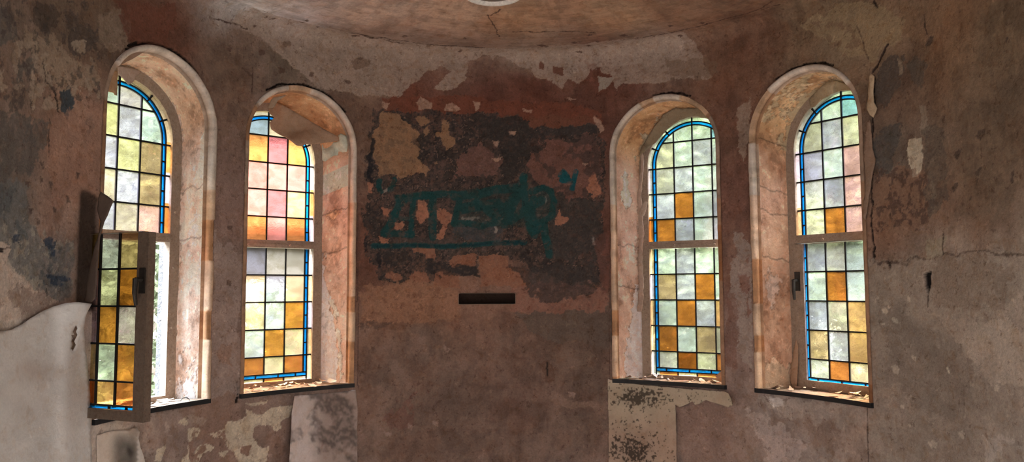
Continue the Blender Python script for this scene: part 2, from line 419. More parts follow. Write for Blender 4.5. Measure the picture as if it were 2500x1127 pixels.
    for p in ([(445,705),(480,690),(545,712),(560,735),(545,770),(518,785),(515,850),(430,860),(418,830),(480,822),(492,780),(458,760)], [(350,660),(415,655),(418,760),(385,780),(355,745)], [(1115,745),(1140,700),(1150,740),(1190,745),(1170,788),(1120,780)],
              [(530,975),(560,950),(690,955),(680,1000),(560,1012)], [(180,1070),(215,1045),(270,1060),(280,1082),(240,1097),(190,1088)], [(315,1080),(340,1045),(400,1045),(425,1085),(400,1105),(340,1105)], [(440,1100),(460,1050),(510,1035),(560,1050),(600,1075),(600,1127),(440,1127)],
              [(335,915),(450,915),(450,975),(400,975),(395,945),(340,940)], [(155,690),(215,700),(200,740),(170,735)], [(140,850),(205,855),(200,885),(150,880)], [(235,770),(290,765),(290,800),(240,805)], [(80,540),(120,545),(110,610),(80,605)],
              [(1290,540),(1340,500),(1370,600),(1340,640),(1300,620)], [(700,960),(860,950),(880,1060),(700,1080)], [(880,1010),(960,1030),(1000,1127),(700,1127),(720,1060)]):
        P(Z5(p), red if p[0][1] < 900 else (104, 68, 50), .03, .9, .0015)
    for p in ([(820,750),(800,790),(795,830)], [(870,670),(900,690)], [(1060,820),(1070,840)], [(1060,640),(1065,660)], [(610,750),(690,748)], [(170,600),(200,590)], [(1325,860),(1335,890)]):
        K(Z5(p), .009, (108, 96, 84), .8, .001, .02)
    P(Z5([(150,940),(290,920),(320,980),(170,1020)]), (40, 34, 30), .05, .8)
    P(Z5([(400,980),(680,1010),(690,1050),(590,1080),(430,1040)]), (38, 33, 30), .05, .8)
    K(Z5([(118,320),(105,400),(95,480),(108,540)]), .016, (26, 24, 24), .9, -.002, .03)
    K(Z5([(70,850),(65,920)]), .012, (26, 24, 24), .9, -.002, .03)
    K(Z5([(140,950),(150,1020)]), .01, (26, 24, 24), .9, -.002, .03)
    for ci, (a0, a1, w_) in enumerate(((52, 128, .010), (40, 128, .007), (62, 100, .006), (60, 118, .007))):
        pts = []
        for q in range(15):
            a = math.radians(a0 + (a1-a0)*q/14); rr = HW + .010 + .003*math.sin(q*1.7 + ci)
            pts.append((CEN[ci]*R + rr*math.cos(a), ZS + rr*math.sin(a)))
        K(pts, w_, (20, 12, 8), 1, -.01, .012)
    # ---- graffiti in teal spray paint
    tl = (18, 46, 43)
    def sp(pts, w, c=tl, a=.9): K(Z5(pts), w*.00118, c, a, 0, .012)
    sp([(150,545),(148,575),(160,600)], 17); sp([(235,535),(222,560),(208,592)], 16)
    sp([(280,640),(240,720),(205,790),(175,830)], 26); sp([(175,832),(330,836)], 22); sp([(250,640),(420,620)], 24)
    sp([(330,640),(330,840)], 20); sp([(250,745),(330,760)], 14)
    sp([(300,640),(430,622),(560,615)], 24); sp([(445,640),(440,740),(440,850)], 26)
    sp([(560,625),(690,615),(800,590),(900,580)], 30); sp([(590,650),(575,720),(560,770)], 22); sp([(560,780),(640,775),(700,790),(830,770)], 22)
    sp([(600,700),(700,680),(800,670)], 34); sp([(690,660),(780,740)], 26)
    sp([(840,780),(880,690),(925,600),(942,520)], 26); sp([(942,515),(945,600),(960,720),(975,800)], 24); sp([(800,740),(880,640),(940,600)], 26)
    sp([(880,760),(960,700),(1040,650)], 30); sp([(985,600),(1050,578),(1092,600),(1112,660),(1095,730),(1050,770),(990,770)], 22)
    sp([(960,790),(1000,840),(1040,780)], 22); sp([(1050,780),(1065,860),(1090,950)], 26); sp([(1000,640),(990,720),(1010,790)], 22)
    sp([(118,902),(300,898),(560,905),(760,888),(950,880)], 17); sp([(118,902),(300,898),(560,905),(760,888),(950,880)], 9, (14, 38, 39), .9)
    sp([(1150,515),(1165,500),(1180,520),(1155,540),(1195,540)], 20, (15, 54, 55), .95); sp([(1232,495),(1222,540),(1212,585)], 18, (15, 54, 55), .95)
    P(Z5([(560,600),(900,560),(1100,600),(1110,760),(900,800),(560,790)]), (26, 43, 39), .06, .45)
    # ---- bare render below the dark panel
    P(Z([(880,695),(935,700),(1000,690),(1120,705),(1120,775),(1040,785),(960,785),(900,790),(880,800)]), (112, 78, 58), .05, .7, .001)
    P(Z([(880,695),(1120,705),(1120,775),(960,785),(880,800)]), (88, 60, 44), .05, .7, -.0015, thr=.57, freq='mf')
    P(Z([(885,790),(905,780),(960,780),(945,800),(905,800),(895,830),(885,830)]), (70, 52, 42), .04, .8, -.001, thr=.45)
    P(Z([(1255,765),(1350,762),(1480,755),(1490,850),(1470,850),(1400,830),(1370,842),(1300,810),(1280,785)]), (74, 60, 50), .03, .85, -.001)
    P(Z([(1250,700),(1330,690),(1480,700),(1480,760),(1380,762),(1250,765)]), (104, 70, 56), .04, .8)
    P(Z([(1250,650),(1480,650),(1480,740),(1300,735)]), (46, 40, 36), .06, .8, thr=.5)
    P(Z([(1320,885),(1345,880),(1355,900),(1350,930),(1330,935)]), (70, 48, 36), .04, .7)
    K(Z([(1337,885),(1336,915)]), .007, (30, 22, 18), .9, -.002, .01)
    P(Z([(1345,955),(1400,975),(1480,990),(1480,1000),(1400,1000),(1340,975)]), (104, 82, 68), .04, .6, .001)
    P(Z([(1030,950),(1000,1040),(960,1060),(930,1040)]), (86, 52, 42), .1, .4)
    for x, y in ((945,1060), (1065,1035), (1090,850), (1395,960), (1000,1040)):
        P(Z([(x-9,y-7),(x+9,y-3),(x+5,y+9),(x-6,y+4)]), (112, 90, 78), .02, .7)
    # ---- left wall: mould and bare plaster
    Z1 = lambda p: pix(p, 0, 0, 2.013)
    mould = (66, 60, 54); md = (50, 48, 46)
    for p in ([(-60,40),(30,30),(80,90),(75,190),(0,220),(-60,220)], [(90,320),(150,300),(175,350),(150,400),(90,390),(70,420)], [(150,590),(225,600),(245,750),(160,740),(90,700)], [(-60,880),(60,900),(130,960),(160,1127),(-60,1127)],
              [(395,590),(440,560),(460,610),(425,660)], [(0,560),(150,560),(200,760),(120,860),(0,900)]):
        P(Z1(p), mould, .06, .75)
    P(Z1([(340,160),(400,130),(470,150),(478,230),(455,270),(400,300),(350,240)]), (58, 48, 40), .05, .9, -.001)
    P(Z1([(290,440),(345,415),(368,500),(335,595),(300,545)]), (48, 50, 50), .03, 1, -.002)
    P(Z1([(120,130),(210,190),(270,170),(340,270),(420,330),(480,300),(500,380),(480,430),(400,440),(340,420),(290,430),(250,400),(200,310),(140,250)]), (112, 94, 76), .05, .7, .0015)
    P(Z1([(480,60),(600,60),(650,120),(640,230),(560,260),(500,200)]), (100, 82, 66), .05, .75, .0015)
    P(Z1([(560,0),(860,30),(870,150),(760,230),(640,200),(600,100)]), (80, 47, 34), .04, .8)
    P(Z1([(180,0),(300,60),(240,160),(150,100)]), (52, 42, 34), .05, .7)
    P(Z1([(245,600),(520,480),(500,940),(380,980),(250,1000),(240,760)]), (114, 84, 68), .06, .6)
    P(Z1([(0,0),(480,0),(500,480),(0,560)]), (54, 46, 40), .02, .7, -.001, thr=.585, freq='mf')
    P(Z1([(0,200),(480,200),(500,520),(0,560)]), (120, 102, 84), .02, .7, .001, thr=.60)
    K(Z1([(205,300),(225,400),(270,450),(290,540)]), .006, (36, 28, 22), .9, -.002, .03)
    K(Z1([(240,590),(238,680),(246,760)]), .005, (40, 32, 26), .8, -.001, .02)
    for x, y in ((265,1020), (205,805), (245,905), (330,980), (200,880), (130,900), (150,1040), (190,1090), (385,860), (10,310), (0,450), (75,450)):
        P(Z1([(x-10,y-18),(x+9,y-12),(x+10,y+12),(x-4,y+18)]), (62, 48, 40), .02, .8, -.001)
    Zb = lambda p: pix(p, 0, 440, 3.313)
    P(Zb([(-40,0),(230,30),(210,200),(260,360),(330,420),(350,470),(590,520),(590,980),(500,990),(300,900),(200,800),(100,740),(60,640),(90,560),(-40,450)]), (82, 78, 72), .05, .85)
    P(Zb([(-40,0),(180,100),(300,420),(590,560),(590,900),(300,850),(80,640),(-40,500)]), (62, 62, 60), .04, .7, -.001, thr=.52)
    P(Zb([(-40,200),(590,450),(590,950),(300,900),(80,600)]), (112, 102, 88), .03, .8, .001, thr=.6, freq='mf')
    for p in ([(350,460),(400,440),(450,480),(450,560),(380,560)], [(410,800),(500,820),(520,850),(430,850)], [(90,440),(150,440),(150,500),(100,500)], [(420,560),(460,560),(460,640),(420,630)], [(380,760),(580,780),(560,820),(400,800)]):
        P(Zb(p), (38, 46, 54), .025, .9, -.001)
    K(Zb([(375,880),(380,950),(405,948)]), .004, (30, 24, 20), .9, -.001, .01)
    P(Zb([(-60,470),(10,480),(60,520),(95,560),(60,640),(50,680),(100,750),(180,790),(260,870),(330,930),(500,985),(400,1010),(270,1120),(-60,1140)]), (144, 126, 110), .03, .95, .003)
    P(Zb([(50,880),(200,850),(330,930),(420,1000),(280,1100),(180,1120),(90,1000)]), (104, 86, 74), .06, .75)
    P(Zb([(-20,540),(22,545),(20,575),(-20,580)]), (16, 12, 10), .01, 1, -.004)
    K(Zb([(0,560),(70,545)]), .004, (60, 48, 40), .8, -.001, .01)
    # ---- around window 1 and between the left windows
    P(Z([(232,1040),(320,1035),(300,1160),(232,1160)]), (150, 132, 114), .03, .6)
    P(Z([(440,1000),(560,960),(575,1060),(470,1060)]), (104, 80, 66), .06, .7)
    Zc = lambda p: pix(p, 230, 930, 3.731)
    cream = (146, 128, 106)
    for p in ([(840,440),(940,425),(1010,460),(1000,520),(900,520),(890,600),(850,670),(860,560)], [(1030,470),(1180,440),(1240,360),(1290,360),(1390,320),(1380,250),(1480,300),(1600,260),(1700,230),(1810,220),(1790,330),(1740,340),(1700,370),(1690,430),(1640,470),(1620,430),(1570,400),(1500,380),(1450,430),(1440,510),(1480,540),(1500,590),(1590,600),(1560,735),(1310,735),(1270,650),(1220,630),(1200,560),(1180,520),(1100,500)],
              [(570,600),(665,580),(640,640),(610,735),(550,735)], [(790,700),(860,650),(880,735),(790,735)], [(920,620),(1000,560),(1100,590),(1060,640),(980,680),(940,735),(900,735)], [(1140,640),(1230,640),(1180,690),(1150,680)], [(1370,190),(1600,165),(1560,200),(1440,220)], [(760,380),(830,320),(850,400),(800,410)]):
        P(Zc(p), cream, .018, .95, .0015)
    P(Zc([(900,440),(1180,460),(1220,560),(1000,735),(880,735),(860,560)]), (104, 78, 63), .02, .95, -.001, thr=.5, freq='mf')
    P(Zc([(1330,650),(1350,590),(1430,570),(1420,670),(1380,680)]), (104, 78, 63), .015, 1, -.0015)
    P(Zc([(820,330),(1010,340),(980,420),(850,410)]), (122, 102, 86), .04, .6)
    P(Zc([(640,340),(690,380),(670,480),(640,470)]), (140, 120, 106), .04, .4)
    K(Zc([(1300,20),(1310,130),(1285,190)]), .008, (24, 16, 12), 1, -.002, .01)
    K(Z([(616,165),(617,190),(613,235)]), .005, (52, 36, 28), .9, -.001, .02)
    K(Z([(590,165),(618,185)]), .006, (52, 36, 28), .7, -.001, .02)
    P(Z([(530,350),(590,300),(585,560),(535,600)]), (104, 82, 70), .08, .5)
    P(Z([(520,560),(590,640),(580,960),(515,975)]), (122, 102, 90), .06, .6)
    P(Z([(540,840),(575,850),(570,900),(545,890)]), (108, 78, 60), .06, .6)
    for x, y in ((562,555), (560,690), (430,770), (640,130), (560,120), (690,170), (760,180), (850,200)):
        P(Z([(x-7,y-6),(x+8,y-3),(x+5,y+7),(x-6,y+5)]), (64, 46, 36), .02, .8, -.001)
    P(Z([(860,480),(878,500),(880,640),(868,700)]), (70, 48, 38), .03, .6)
    # ---- right of the centre
    P(Z([(1450,590),(1490,560),(1490,700),(1470,720)]), (82, 52, 42), .03, .6)
    P(Z([(1795,280),(1830,240),(1835,330),(1815,400),(1800,370)]), (116, 98, 82), .04, .6, .001)
    P(Z([(1800,560),(1840,600),(1835,900),(1800,860),(1780,700)]), (120, 104, 92), .05, .7, .001)
    P(Z([(1800,600),(1830,620),(1825,780),(1805,760)]), (98, 66, 54), .04, .8, thr=.5)
    P(Z([(1775,700),(1800,720),(1795,900),(1772,900)]), (92, 62, 50), .04, .6)
    P(Z([(1690,960),(1800,1000),(1850,1060),(1880,1127),(1660,1160),(1655,1000)]), (112, 88, 74), .08, .5)
    P(Z([(1830,1000),(1900,1030),(1960,1090),(1950,1160),(1880,1160),(1850,1080)]), (140, 122, 110), .07, .6)
    P(Z([(1870,965),(1910,975),(1912,992),(1890,992)]), (170, 160, 142), .015, 1, .0015)
    P(Z([(1850,960),(2120,1000),(2110,1050),(1900,1020)]), (130, 114, 100), .06, .5)
    P(Z([(1960,1020),(2060,1040),(2060,1100),(1980,1100)]), (100, 80, 66), .08, .5)
    # ---- top right
    Z7 = lambda p: pix(p, 1900, 0, 2.013)
    P(Z7([(100,120),(140,100),(180,70),(240,75),(280,30),(350,0),(480,20),(560,60),(620,100),(600,180),(560,220),(520,230),(480,300),(440,320),(420,260),(350,290),(300,240),(230,210),(160,170)]), (112, 92, 68), .04, .85, .002)
    P(Z7([(140,110),(340,100),(420,240),(340,290),(250,220)]), (86, 64, 48), .05, .7, -.001, thr=.55, freq='mf')
    P(Z7([(560,280),(620,290),(600,420),(540,500),(480,520),(470,400),(500,330)]), (62, 52, 44), .05, .9)
    P(Z7([(640,290),(720,280),(750,330),(700,420),(640,380)]), (60, 52, 44), .05, .7)
    P(Z7([(470,640),(600,620),(580,800),(540,850),(470,820)]), (60, 54, 48), .06, .85)
    P(Z7([(600,0),(680,0),(720,200),(620,160)]), (92, 68, 48), .05, .5)
    P(Z7([(640,690),(700,670),(712,760),(700,850),(665,870),(640,760)]), (136, 120, 100), .02, 1, .0015)
    P(Z7([(690,500),(740,520),(740,640),(700,660)]), (110, 94, 78), .05, .6, .001)
    P(Z7([(750,850),(780,950),(775,1020),(755,1030)]), (120, 104, 88), .03, .7, .0015)
    P(Z7([(590,290),(612,300),(610,370),(592,370)]), (108, 90, 72), .02, .8, .001)
    P(Z7([(480,820),(720,840),(740,1127),(470,1127)]), (94, 68, 52), .07, .7)
    P(Z7([(480,820),(800,840),(820,1127),(470,1127)]), (60, 44, 36), .03, .8, -.0015, thr=.575, freq='mf')
    P(Z7([(700,600),(800,640),(840,960),(740,1100),(720,800)]), (70, 58, 48), .06, .7)
    for x, y, a, b in ((995,655,22,32), (885,750,20,30), (975,845,22,26), (1150,870,12,34), (870,920,18,28), (950,975,8,14), (1120,200,8,20), (740,205,20,28), (980,890,6,26), (800,655,10,12), (540,1060,8,14), (480,1020,7,14)):
        P(Z7([(x-a,y+b*.4),(x-a*.4,y-b*.6),(x+a,y-b),(x+a*.4,y+b*.5),(x-a*.2,y+b)]), (54, 42, 34), .025, .85, -.001)
    K(Z7([(715,70),(722,120),(732,175)]), .005, (48, 34, 26), .9, -.001, .015)
    K(Z7([(540,220),(515,270),(490,320),(460,350)]), .008, (40, 28, 22), 1, -.003, .02)
    K(Z7([(390,130),(420,200),(440,290)]), .005, (60, 44, 34), .8, -.001, .02)
    K(Z7([(470,10),(485,35)]), .007, (30, 22, 18), 1, -.002, .01)
    K(Z([(2132,184),(2133,240),(2130,300),(2127,360),(2136,392),(2126,450),(2128,560),(2136,640)]), .0055, (30, 20, 16), 1, -.006, .02)
    K(Z([(2112,520),(2122,420)]), .004, (30, 20, 16), .8, -.003, .01)
    # ---- lower right
    Z8 = lambda p: pix(p, 1900, 560, 1.988)
    P(Z8([(440,140),(600,130),(700,140),(950,110),(1250,90),(1250,1160),(440,1160)]), (112, 97, 83), .04, .7, .002)
    P(Z8([(730,395),(800,430),(900,430),(940,560),(880,560),(820,500)]), (128, 110, 94), .04, .7)
    P(Z8([(910,470),(1010,450),(1110,430),(1150,480),(1250,480),(1250,760),(1150,760),(1040,745),(980,680),(880,560)]), (136, 119, 102), .04, .75, .001)
    P(Z8([(740,130),(1000,130),(1150,200),(1080,380),(900,400),(750,370)]), (98, 80, 66), .07, .6)
    P(Z8([(500,300),(600,380),(800,560),(960,680),(900,900),(700,900),(520,700)]), (96, 82, 70), .1, .6)
    P(Z8([(1000,1000),(1250,1060),(1250,1160),(1000,1160)]), (140, 126, 112), .06, .5, thr=.5)
    for x, y, a in ((570,435,14), (520,390,16), (510,455,9), (640,955,9), (600,860,10), (570,675,22), (890,990,20), (660,620,14), (540,370,10), (750,1050,22), (1060,770,16), (630,340,12)):
        P(Z8([(x-a,y-a*.6),(x,y-a),(x+a,y-a*.3),(x+a*.6,y+a),(x-a*.5,y+a*.6)]), (146, 130, 112), .02, .75, .001)
    K(Z8([(825,675),(832,692)]), .006, (150, 136, 116), 1, .002, .005)
    K(Z8([(485,155),(545,150),(580,155),(620,165),(660,140)]), .007, (60, 46, 38), .8, -.002, .03)
    K(Z8([(1245,108),(880,112),(700,140),(480,150)]), .005, (60, 46, 38), .7, -.0015, .03)
    K(Z8([(538,150),(545,185)]), .012, (34, 24, 20), .9, -.003, .02)
    K(Z8([(725,300),(724,370)]), .005, (60, 48, 40), .9, -.002, .01)
    P(Z8([(706,212),(742,203),(741,258),(733,290),(725,322),(718,290),(709,270)]), (14, 10, 9), .006, 1, -.018)
    P(Z8([(720,60),(810,40),(800,130),(720,140)]), (112, 98, 80), .03, .8, .001)
    K(Z8([(801,20),(800,120)]), .004, (50, 38, 30), .9, -.001, .01)
    K(Z8([(433,870),(436,1127)]), .004, (60, 48, 40), .9, -.001, .004)
    K(Z([(872,470),(874,700),(874,950)]), .003, (60, 42, 34), .8, -.0015, .004)
    K(Z([(1488,650),(1488,925)]), .003, (60, 42, 34), .8, -.0015, .004)

# ------------------------------------------------------------------ wall shell, one continuous sheet cut into its sides
def opening_sdf(S, T):
    d = np.full(S.shape, 9.)
    for c in CEN:
        x = S - c * R
        a = np.hypot(x, T - ZS) - HW
        b = np.maximum(np.abs(x) - HW, ZB - T)
        d = np.minimum(d, np.where(T > ZS, a, b))
    s0, s1, t0, t1 = SLOT
    d = np.minimum(d, np.maximum(np.maximum(s0 - S, S - s1), np.maximum(t0 - T, T - t1)))
    return d
_a = st(1120, 716); _b = st(1258, 741)
SLOT = (_a[0], _b[0], _b[1], _a[1])

def pos(S, T, H):
    """3-D position of wall coordinates with relief H into the room"""
    ang = np.clip((T - ZC) / RC, 0, math.pi/2)
    rr = np.where(T < ZC, R, np.where(T < TC, R - RC + RC*np.cos(ang), R - RC - (T - TC)))
    z = np.where(T < ZC, T, np.where(T < TC, ZC + RC*np.sin(ang), ZC + RC))
    # relief: inward on the wall, downward on the ceiling
    rr = rr - H*np.cos(ang); z = z - H*np.sin(ang)
    rr = np.maximum(rr, .0)
    th = np.clip(S, -HALF, HALF) / R
    x = rr*np.sin(th); y = rr*np.cos(th)
    ex = np.maximum(np.abs(S) - HALF, 0)
    y = y - ex
    return np.stack([x, y, z], -1)

DS = .0058
sv = np.concatenate([[-7.2, -6., -5., -4.4, -4.0, -3.8], np.arange(-3.66, 3.66, DS), [3.8, 4.0, 4.4, 5., 6., 7.2]])
tv = np.concatenate([[FLOOR, -1.45, -1.3], np.arange(-1.2, 2.5, DS), [2.6, 2.8, 3.0, 3.2, 3.35, TC + R - RC]])
# row exactly on the corner between wall and ceiling
kc = int(np.argmin(np.abs(tv - TC))); tv[kc] = TC
S, T = np.meshgrid(sv, tv, indexing='ij')
d = opening_sdf(S, T)
e = 1e-4
gx = (opening_sdf(S + e, T) - opening_sdf(S - e, T)) / (2*e); gy = (opening_sdf(S, T + e) - opening_sdf(S, T - e)) / (2*e)
near = np.abs(d) < DS * .75
S = np.where(near, S - d*gx, S); T = np.where(near, T - d*gy, T)
d = opening_sdf(S, T)
fd = Field(S, T, basecol(S, T))
decorate(fd)
H = fd.h.copy()
H = np.clip(H, -.02, .006)
H += .004*(fbm(S, T, 3, 4, 4) - .5)*2 + .0016*(fd.mf - .5)*2
# shallow hollow left of window 1; dark colour paints the curling strip's shadow
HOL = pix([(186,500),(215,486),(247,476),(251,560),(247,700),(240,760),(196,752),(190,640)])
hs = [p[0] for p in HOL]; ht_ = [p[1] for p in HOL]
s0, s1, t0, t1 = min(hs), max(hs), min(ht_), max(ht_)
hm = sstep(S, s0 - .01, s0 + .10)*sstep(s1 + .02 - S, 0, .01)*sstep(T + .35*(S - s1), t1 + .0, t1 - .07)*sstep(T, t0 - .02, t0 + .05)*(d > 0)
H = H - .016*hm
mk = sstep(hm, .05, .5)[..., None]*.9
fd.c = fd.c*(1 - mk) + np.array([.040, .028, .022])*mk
edge = np.abs(d) < .004
H = np.where(edge, 0, H)
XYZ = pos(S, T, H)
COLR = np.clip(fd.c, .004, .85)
nS, nT = S.shape

def sheet_mesh(name, i0, i1, j0, j1, mat):
    idx = np.full((nS, nT), -1, np.int64)
    ii, jj = np.meshgrid(np.arange(i0, i1), np.arange(j0, j1), indexing='ij')
    dc = (d[i0:i1, j0:j1] + d[i0+1:i1+1, j0:j1] + d[i0:i1, j0+1:j1+1] + d[i0+1:i1+1, j0+1:j1+1]) / 4
    keep = dc > -1e-4
    ii = ii[keep]; jj = jj[keep]
    quad = np.stack([ii*nT + jj, (ii+1)*nT + jj, (ii+1)*nT + jj + 1, ii*nT + jj + 1], -1)
    u, inv = np.unique(quad, return_inverse=True)
    quad = inv.reshape(-1, 4)
    V = XYZ.reshape(-1, 3)[u]; C = COLR.reshape(-1, 3)[u]
    me = bpy.data.meshes.new(name)
    me.vertices.add(len(V)); me.vertices.foreach_set('co', V.astype(np.float32).ravel())
    nf = len(quad)
    me.loops.add(nf*4); me.loops.foreach_set('vertex_index', quad.astype(np.int32).ravel())
    me.polygons.add(nf); me.polygons.foreach_set('loop_start', np.arange(0, nf*4, 4, dtype=np.int32))
    me.polygons.foreach_set('use_smooth', np.ones(nf, bool))
    me.update(calc_edges=True)
    a = me.color_attributes.new('Col', 'FLOAT_COLOR', 'POINT')
    c4 = np.ones((len(V), 4), np.float32); c4[:, :3] = C
    a.data.foreach_set('color', c4.ravel())
    me.materials.append(mat)
    me.validate()
    o = bpy.data.objects.new(name, me); COL.objects.link(o); o['kind'] = 'structure'
    return o
iL = int(np.argmin(np.abs(sv - (CEN[0]*R - HW - .03)))); iR = int(np.argmin(np.abs(sv - (CEN[3]*R + HW + .055))))
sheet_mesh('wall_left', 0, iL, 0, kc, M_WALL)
sheet_mesh('wall_back', iL, iR, 0, kc, M_WALL)
sheet_mesh('wall_right', iR, nS - 1, 0, kc, M_WALL)
sheet_mesh('ceiling', 0, nS - 1, kc, nT - 1, M_CEIL)
YB = -(7.2 - HALF)
mb = MB(); mb.box((-2.2, YB - .1, FLOOR - .1), (2.2, 2.2, FLOOR))
tag(mb.build('floor', plaster('floor_boards', .4, .4, flat=(.34, .27, .22))), kind='structure')
# nave end behind the viewer: unseen wall, its wide opening added and sized to let in fill daylight
mb = MB()
mb.box((-2.0, YB - .25, FLOOR), (-1.45, YB, 1.62)); mb.box((1.45, YB - .25, FLOOR), (2.0, YB, 1.62)); mb.box((-1.45, YB - .25, 1.3), (1.45, YB, 1.62))
tag(mb.build('unseen_wall_front', plaster('unseen_nave_plaster', .3, .4, flat=(.35, .27, .22))), kind='structure')

# ------------------------------------------------------------------ arched outlines
def arch_outer(u, ins=0., off=0.):
    """outline of the opening on the wall; u in 0..1 from bottom left over the top to bottom right"""
    L = ZS - SILL; A = math.pi * HW; tot = 2*L + A; q = u*tot; hw = HW - ins
    if q < L: a, z = -hw, SILL + q
    elif q < L + A: p = math.pi*(1 - (q-L)/A); a, z = hw*math.cos(p), ZS + hw*math.sin(p)
    else: a, z = hw, ZS - (q - L - A)
    return a, z
def outer_pt(i, u, ins=0., off=0.):
    a, z = arch_outer(u, ins)
    th = CEN[i] + a / R; r = R + off
    return np.array([r*math.sin(th), r*math.cos(th), z])
FH = .345; FS = .80
def arch_inner(u, hw=FH, zb=SILL):
    L0 = ZS - SILL; A0 = math.pi*HW; tot = 2*L0 + A0; q = u*tot
    L = FS - zb
    if q < L0: return -hw, zb + q/L0*L
    if q < L0 + A0: p = math.pi*(1 - (q-L0)/A0); return hw*math.cos(p), FS + hw*math.sin(p)
    return hw, FS - (q - L0 - A0)/L0*L
NU = 150
US = [k/(NU-1) for k in range(NU)]
zone_rev = [
    dict(side=(.80, .64, .55), soff=(.78, .55, .38), pale=(.80, .77, .78)),
    dict(side=(.76, .53, .42), soff=(.62, .36, .19), pale=(.78, .74, .75)),
    dict(side=(.76, .53, .42), soff=(.68, .42, .22), pale=(.78, .78, .70)),
    dict(side=(.68, .44, .31), soff=(.74, .50, .28), pale=(.75, .66, .54))]

CRACKS = [((.585, 1), (.30, 1)), ((.27, 1), (.52, 1)), ((.30, -1), (.02, -1)), ((.60, -1), (.47, -1), (.19, -1), (.90, -1))]
def make_reveal(i, root):
    NR, NV = 620, 44
    us = np.linspace(0, 1, NR); fs = np.linspace(0, 1, NV)
    A_o = np.array([arch_outer(u) for u in us]); Po = np.array([outer_pt(i, u, .034, .052) for u in us])
    Pi = np.array([wpt(i, *arch_inner(u), -.012) for u in us])
    cen = np.array([outer_pt(i, .5, .2, .05)]*NR); cen[:, 2] = np.clip(A_o[:, 1], SILL, ZS)
    U, Fv = np.meshgrid(us, fs, indexing='ij'); a = A_o[:, 0:1] + 0*Fv; z = A_o[:, 1:2] + 0*Fv
    P = Po[:, None, :]*(1-Fv[..., None]) + Pi[:, None, :]*Fv[..., None]
    dr = cen[:, None, :] - P; dr /= np.linalg.norm(dr, axis=-1, keepdims=True)
    su = U*3.9 + i*7.; sv_ = Fv*.24
    n = fbm(su, sv_*5, 2.2, 5 + i, 4) - .5
    q = fbm(su, sv_*1.2 + 3, 7., 3 + i, 5, .62); q2 = fbm(su, sv_ + 9, 13., 9 + i, 5, .65); q3 = fbm(su, sv_ + 4, 34., 2 + i, 4, .6)
    zc = zone_rev[i]; side, soff, pale = (np.array(zc[k]) for k in ('side', 'soff', 'pale'))
    top = sstep(z, ZS - .15, ZS + .15)[..., None]
    c = side*(1-top) + soff*top
    h = n*.018*np.sin(np.pi*np.minimum(1, Fv*1.02)) + (q2 - .5)*.006
    c = c*(1 + np.clip((q - .5)*1.5, -.25, .25)[..., None]*np.array([.8, 1.1, 1.3]))
    def layer(m0, col, dh, edge=(.24, .15, .10)):
        """peeled layer: m0 > 0 inside; a dirty broken rim and a real step"""
        nonlocal c, h
        m = m0 + (q2 - .5)*.9 + (q3 - .5)*.35
        ins = sstep(m, 0, .02); rim = np.exp(-(m/.022)**2)*.75
        c = c*(1-ins[..., None]) + np.array(col)*ins[..., None]
        c = c*(1-rim[..., None]) + np.array(edge)*rim[..., None]
        h = h + dh*ins
    if i == 0:
        layer(np.where(a > 0, sstep(z, .1, -.5)*.42 - .40, -1.), pale, .002)
        layer(np.where(a > 0, (Fv - .80)*1.2 + .0, -1.) - .12, (.62, .50, .42), -.004)
    if i == 1:
        lim = .15 + .55*sstep(z, .25, -.45)
        layer(np.where((a > 0) & (z < .27), (Fv - (1 - lim))*2.2, -1.), pale, -.005)
        layer(np.where((a > 0) & (z < -.05), .16 - np.abs(Fv - (1 - lim) + .10)*2.2, -1.), (.72, .66, .58), .003)
        layer(np.where((a > 0) & (z > .66) & (z < .80), .2, -1.), (.66, .70, .60), -.003)
        layer(np.where(a > 0, .10 - np.abs(z - .52)*2.6 - np.abs(Fv - .45)*.6, -1.), (.68, .42, .26), -.003)
    if i == 2:
        layer(np.where(a < 0, .30 - np.abs(z - .66)*2.6 - np.abs(Fv - .38)*1.3, -1.), (.74, .74, .64), -.004)
        layer(np.where((a < 0) & (z < .05), (Fv - .45 - (z + .25)*.7)*1.6, -1.), pale*np.array([1, .92, 1.02]), -.006)
        layer(np.where((a < 0) & (z > .0) & (z < .62), (Fv - .80)*1.8, -1.), (.55, .43, .36), .006)
        layer((z > ZS)*1.2*(Fv - .72) - .1 - (z <= ZS), (.46, .39, .27), .006)
    if i == 3:
        layer(np.where(a < 0, -(z + .40)*3 - .1, -1.), (.62, .47, .34), .004)
        layer(np.where(a < 0, .22 - np.abs(z - .02)*3. - np.abs(Fv - .3)*.8, -1.), (.60, .46, .38), -.003)
        layer((z > ZS)*1.2*(Fv - .66) - .1 - (z <= ZS), (.56, .46, .30), .006)
        layer(np.where(z > 1.0, .06 - np.abs(Fv - .2)*.5, -1.), (.60, .48, .30), -.004)
    # small chips, grime and hair cracks
    chip = sstep(q3*.6 + q2*.4, .605, .615)[..., None]
    c = c*(1 - chip) + np.clip(c*1.25 + .05, 0, .84)*chip
    dk = sstep(q3*.5 + q*.5, .385, .37)[..., None]
    c = c*(1 - dk*.25)
    for (z0, sd) in CRACKS[i]:
        l = z0 + .03*(fbm(Fv*.9 + z0*9, U*0 + i, 3.5, 4, 4) - .5)*2 + .012*(Fv - .5)
        m = np.exp(-((z - l)/.0045)**2)*(a*sd > 0)*.75
        c = c*(1 - m[..., None]*.75); h = h - .002*m
    # darker strip along the corner against the frame
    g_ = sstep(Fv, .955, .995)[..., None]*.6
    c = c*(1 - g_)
    h = h*np.minimum(1, (1 - Fv)*12)*np.minimum(1, Fv*14)
    P = P + dr*h[..., None]
    V = P.reshape(-1, 3); C = np.clip(c, .01, .85).reshape(-1, 3)
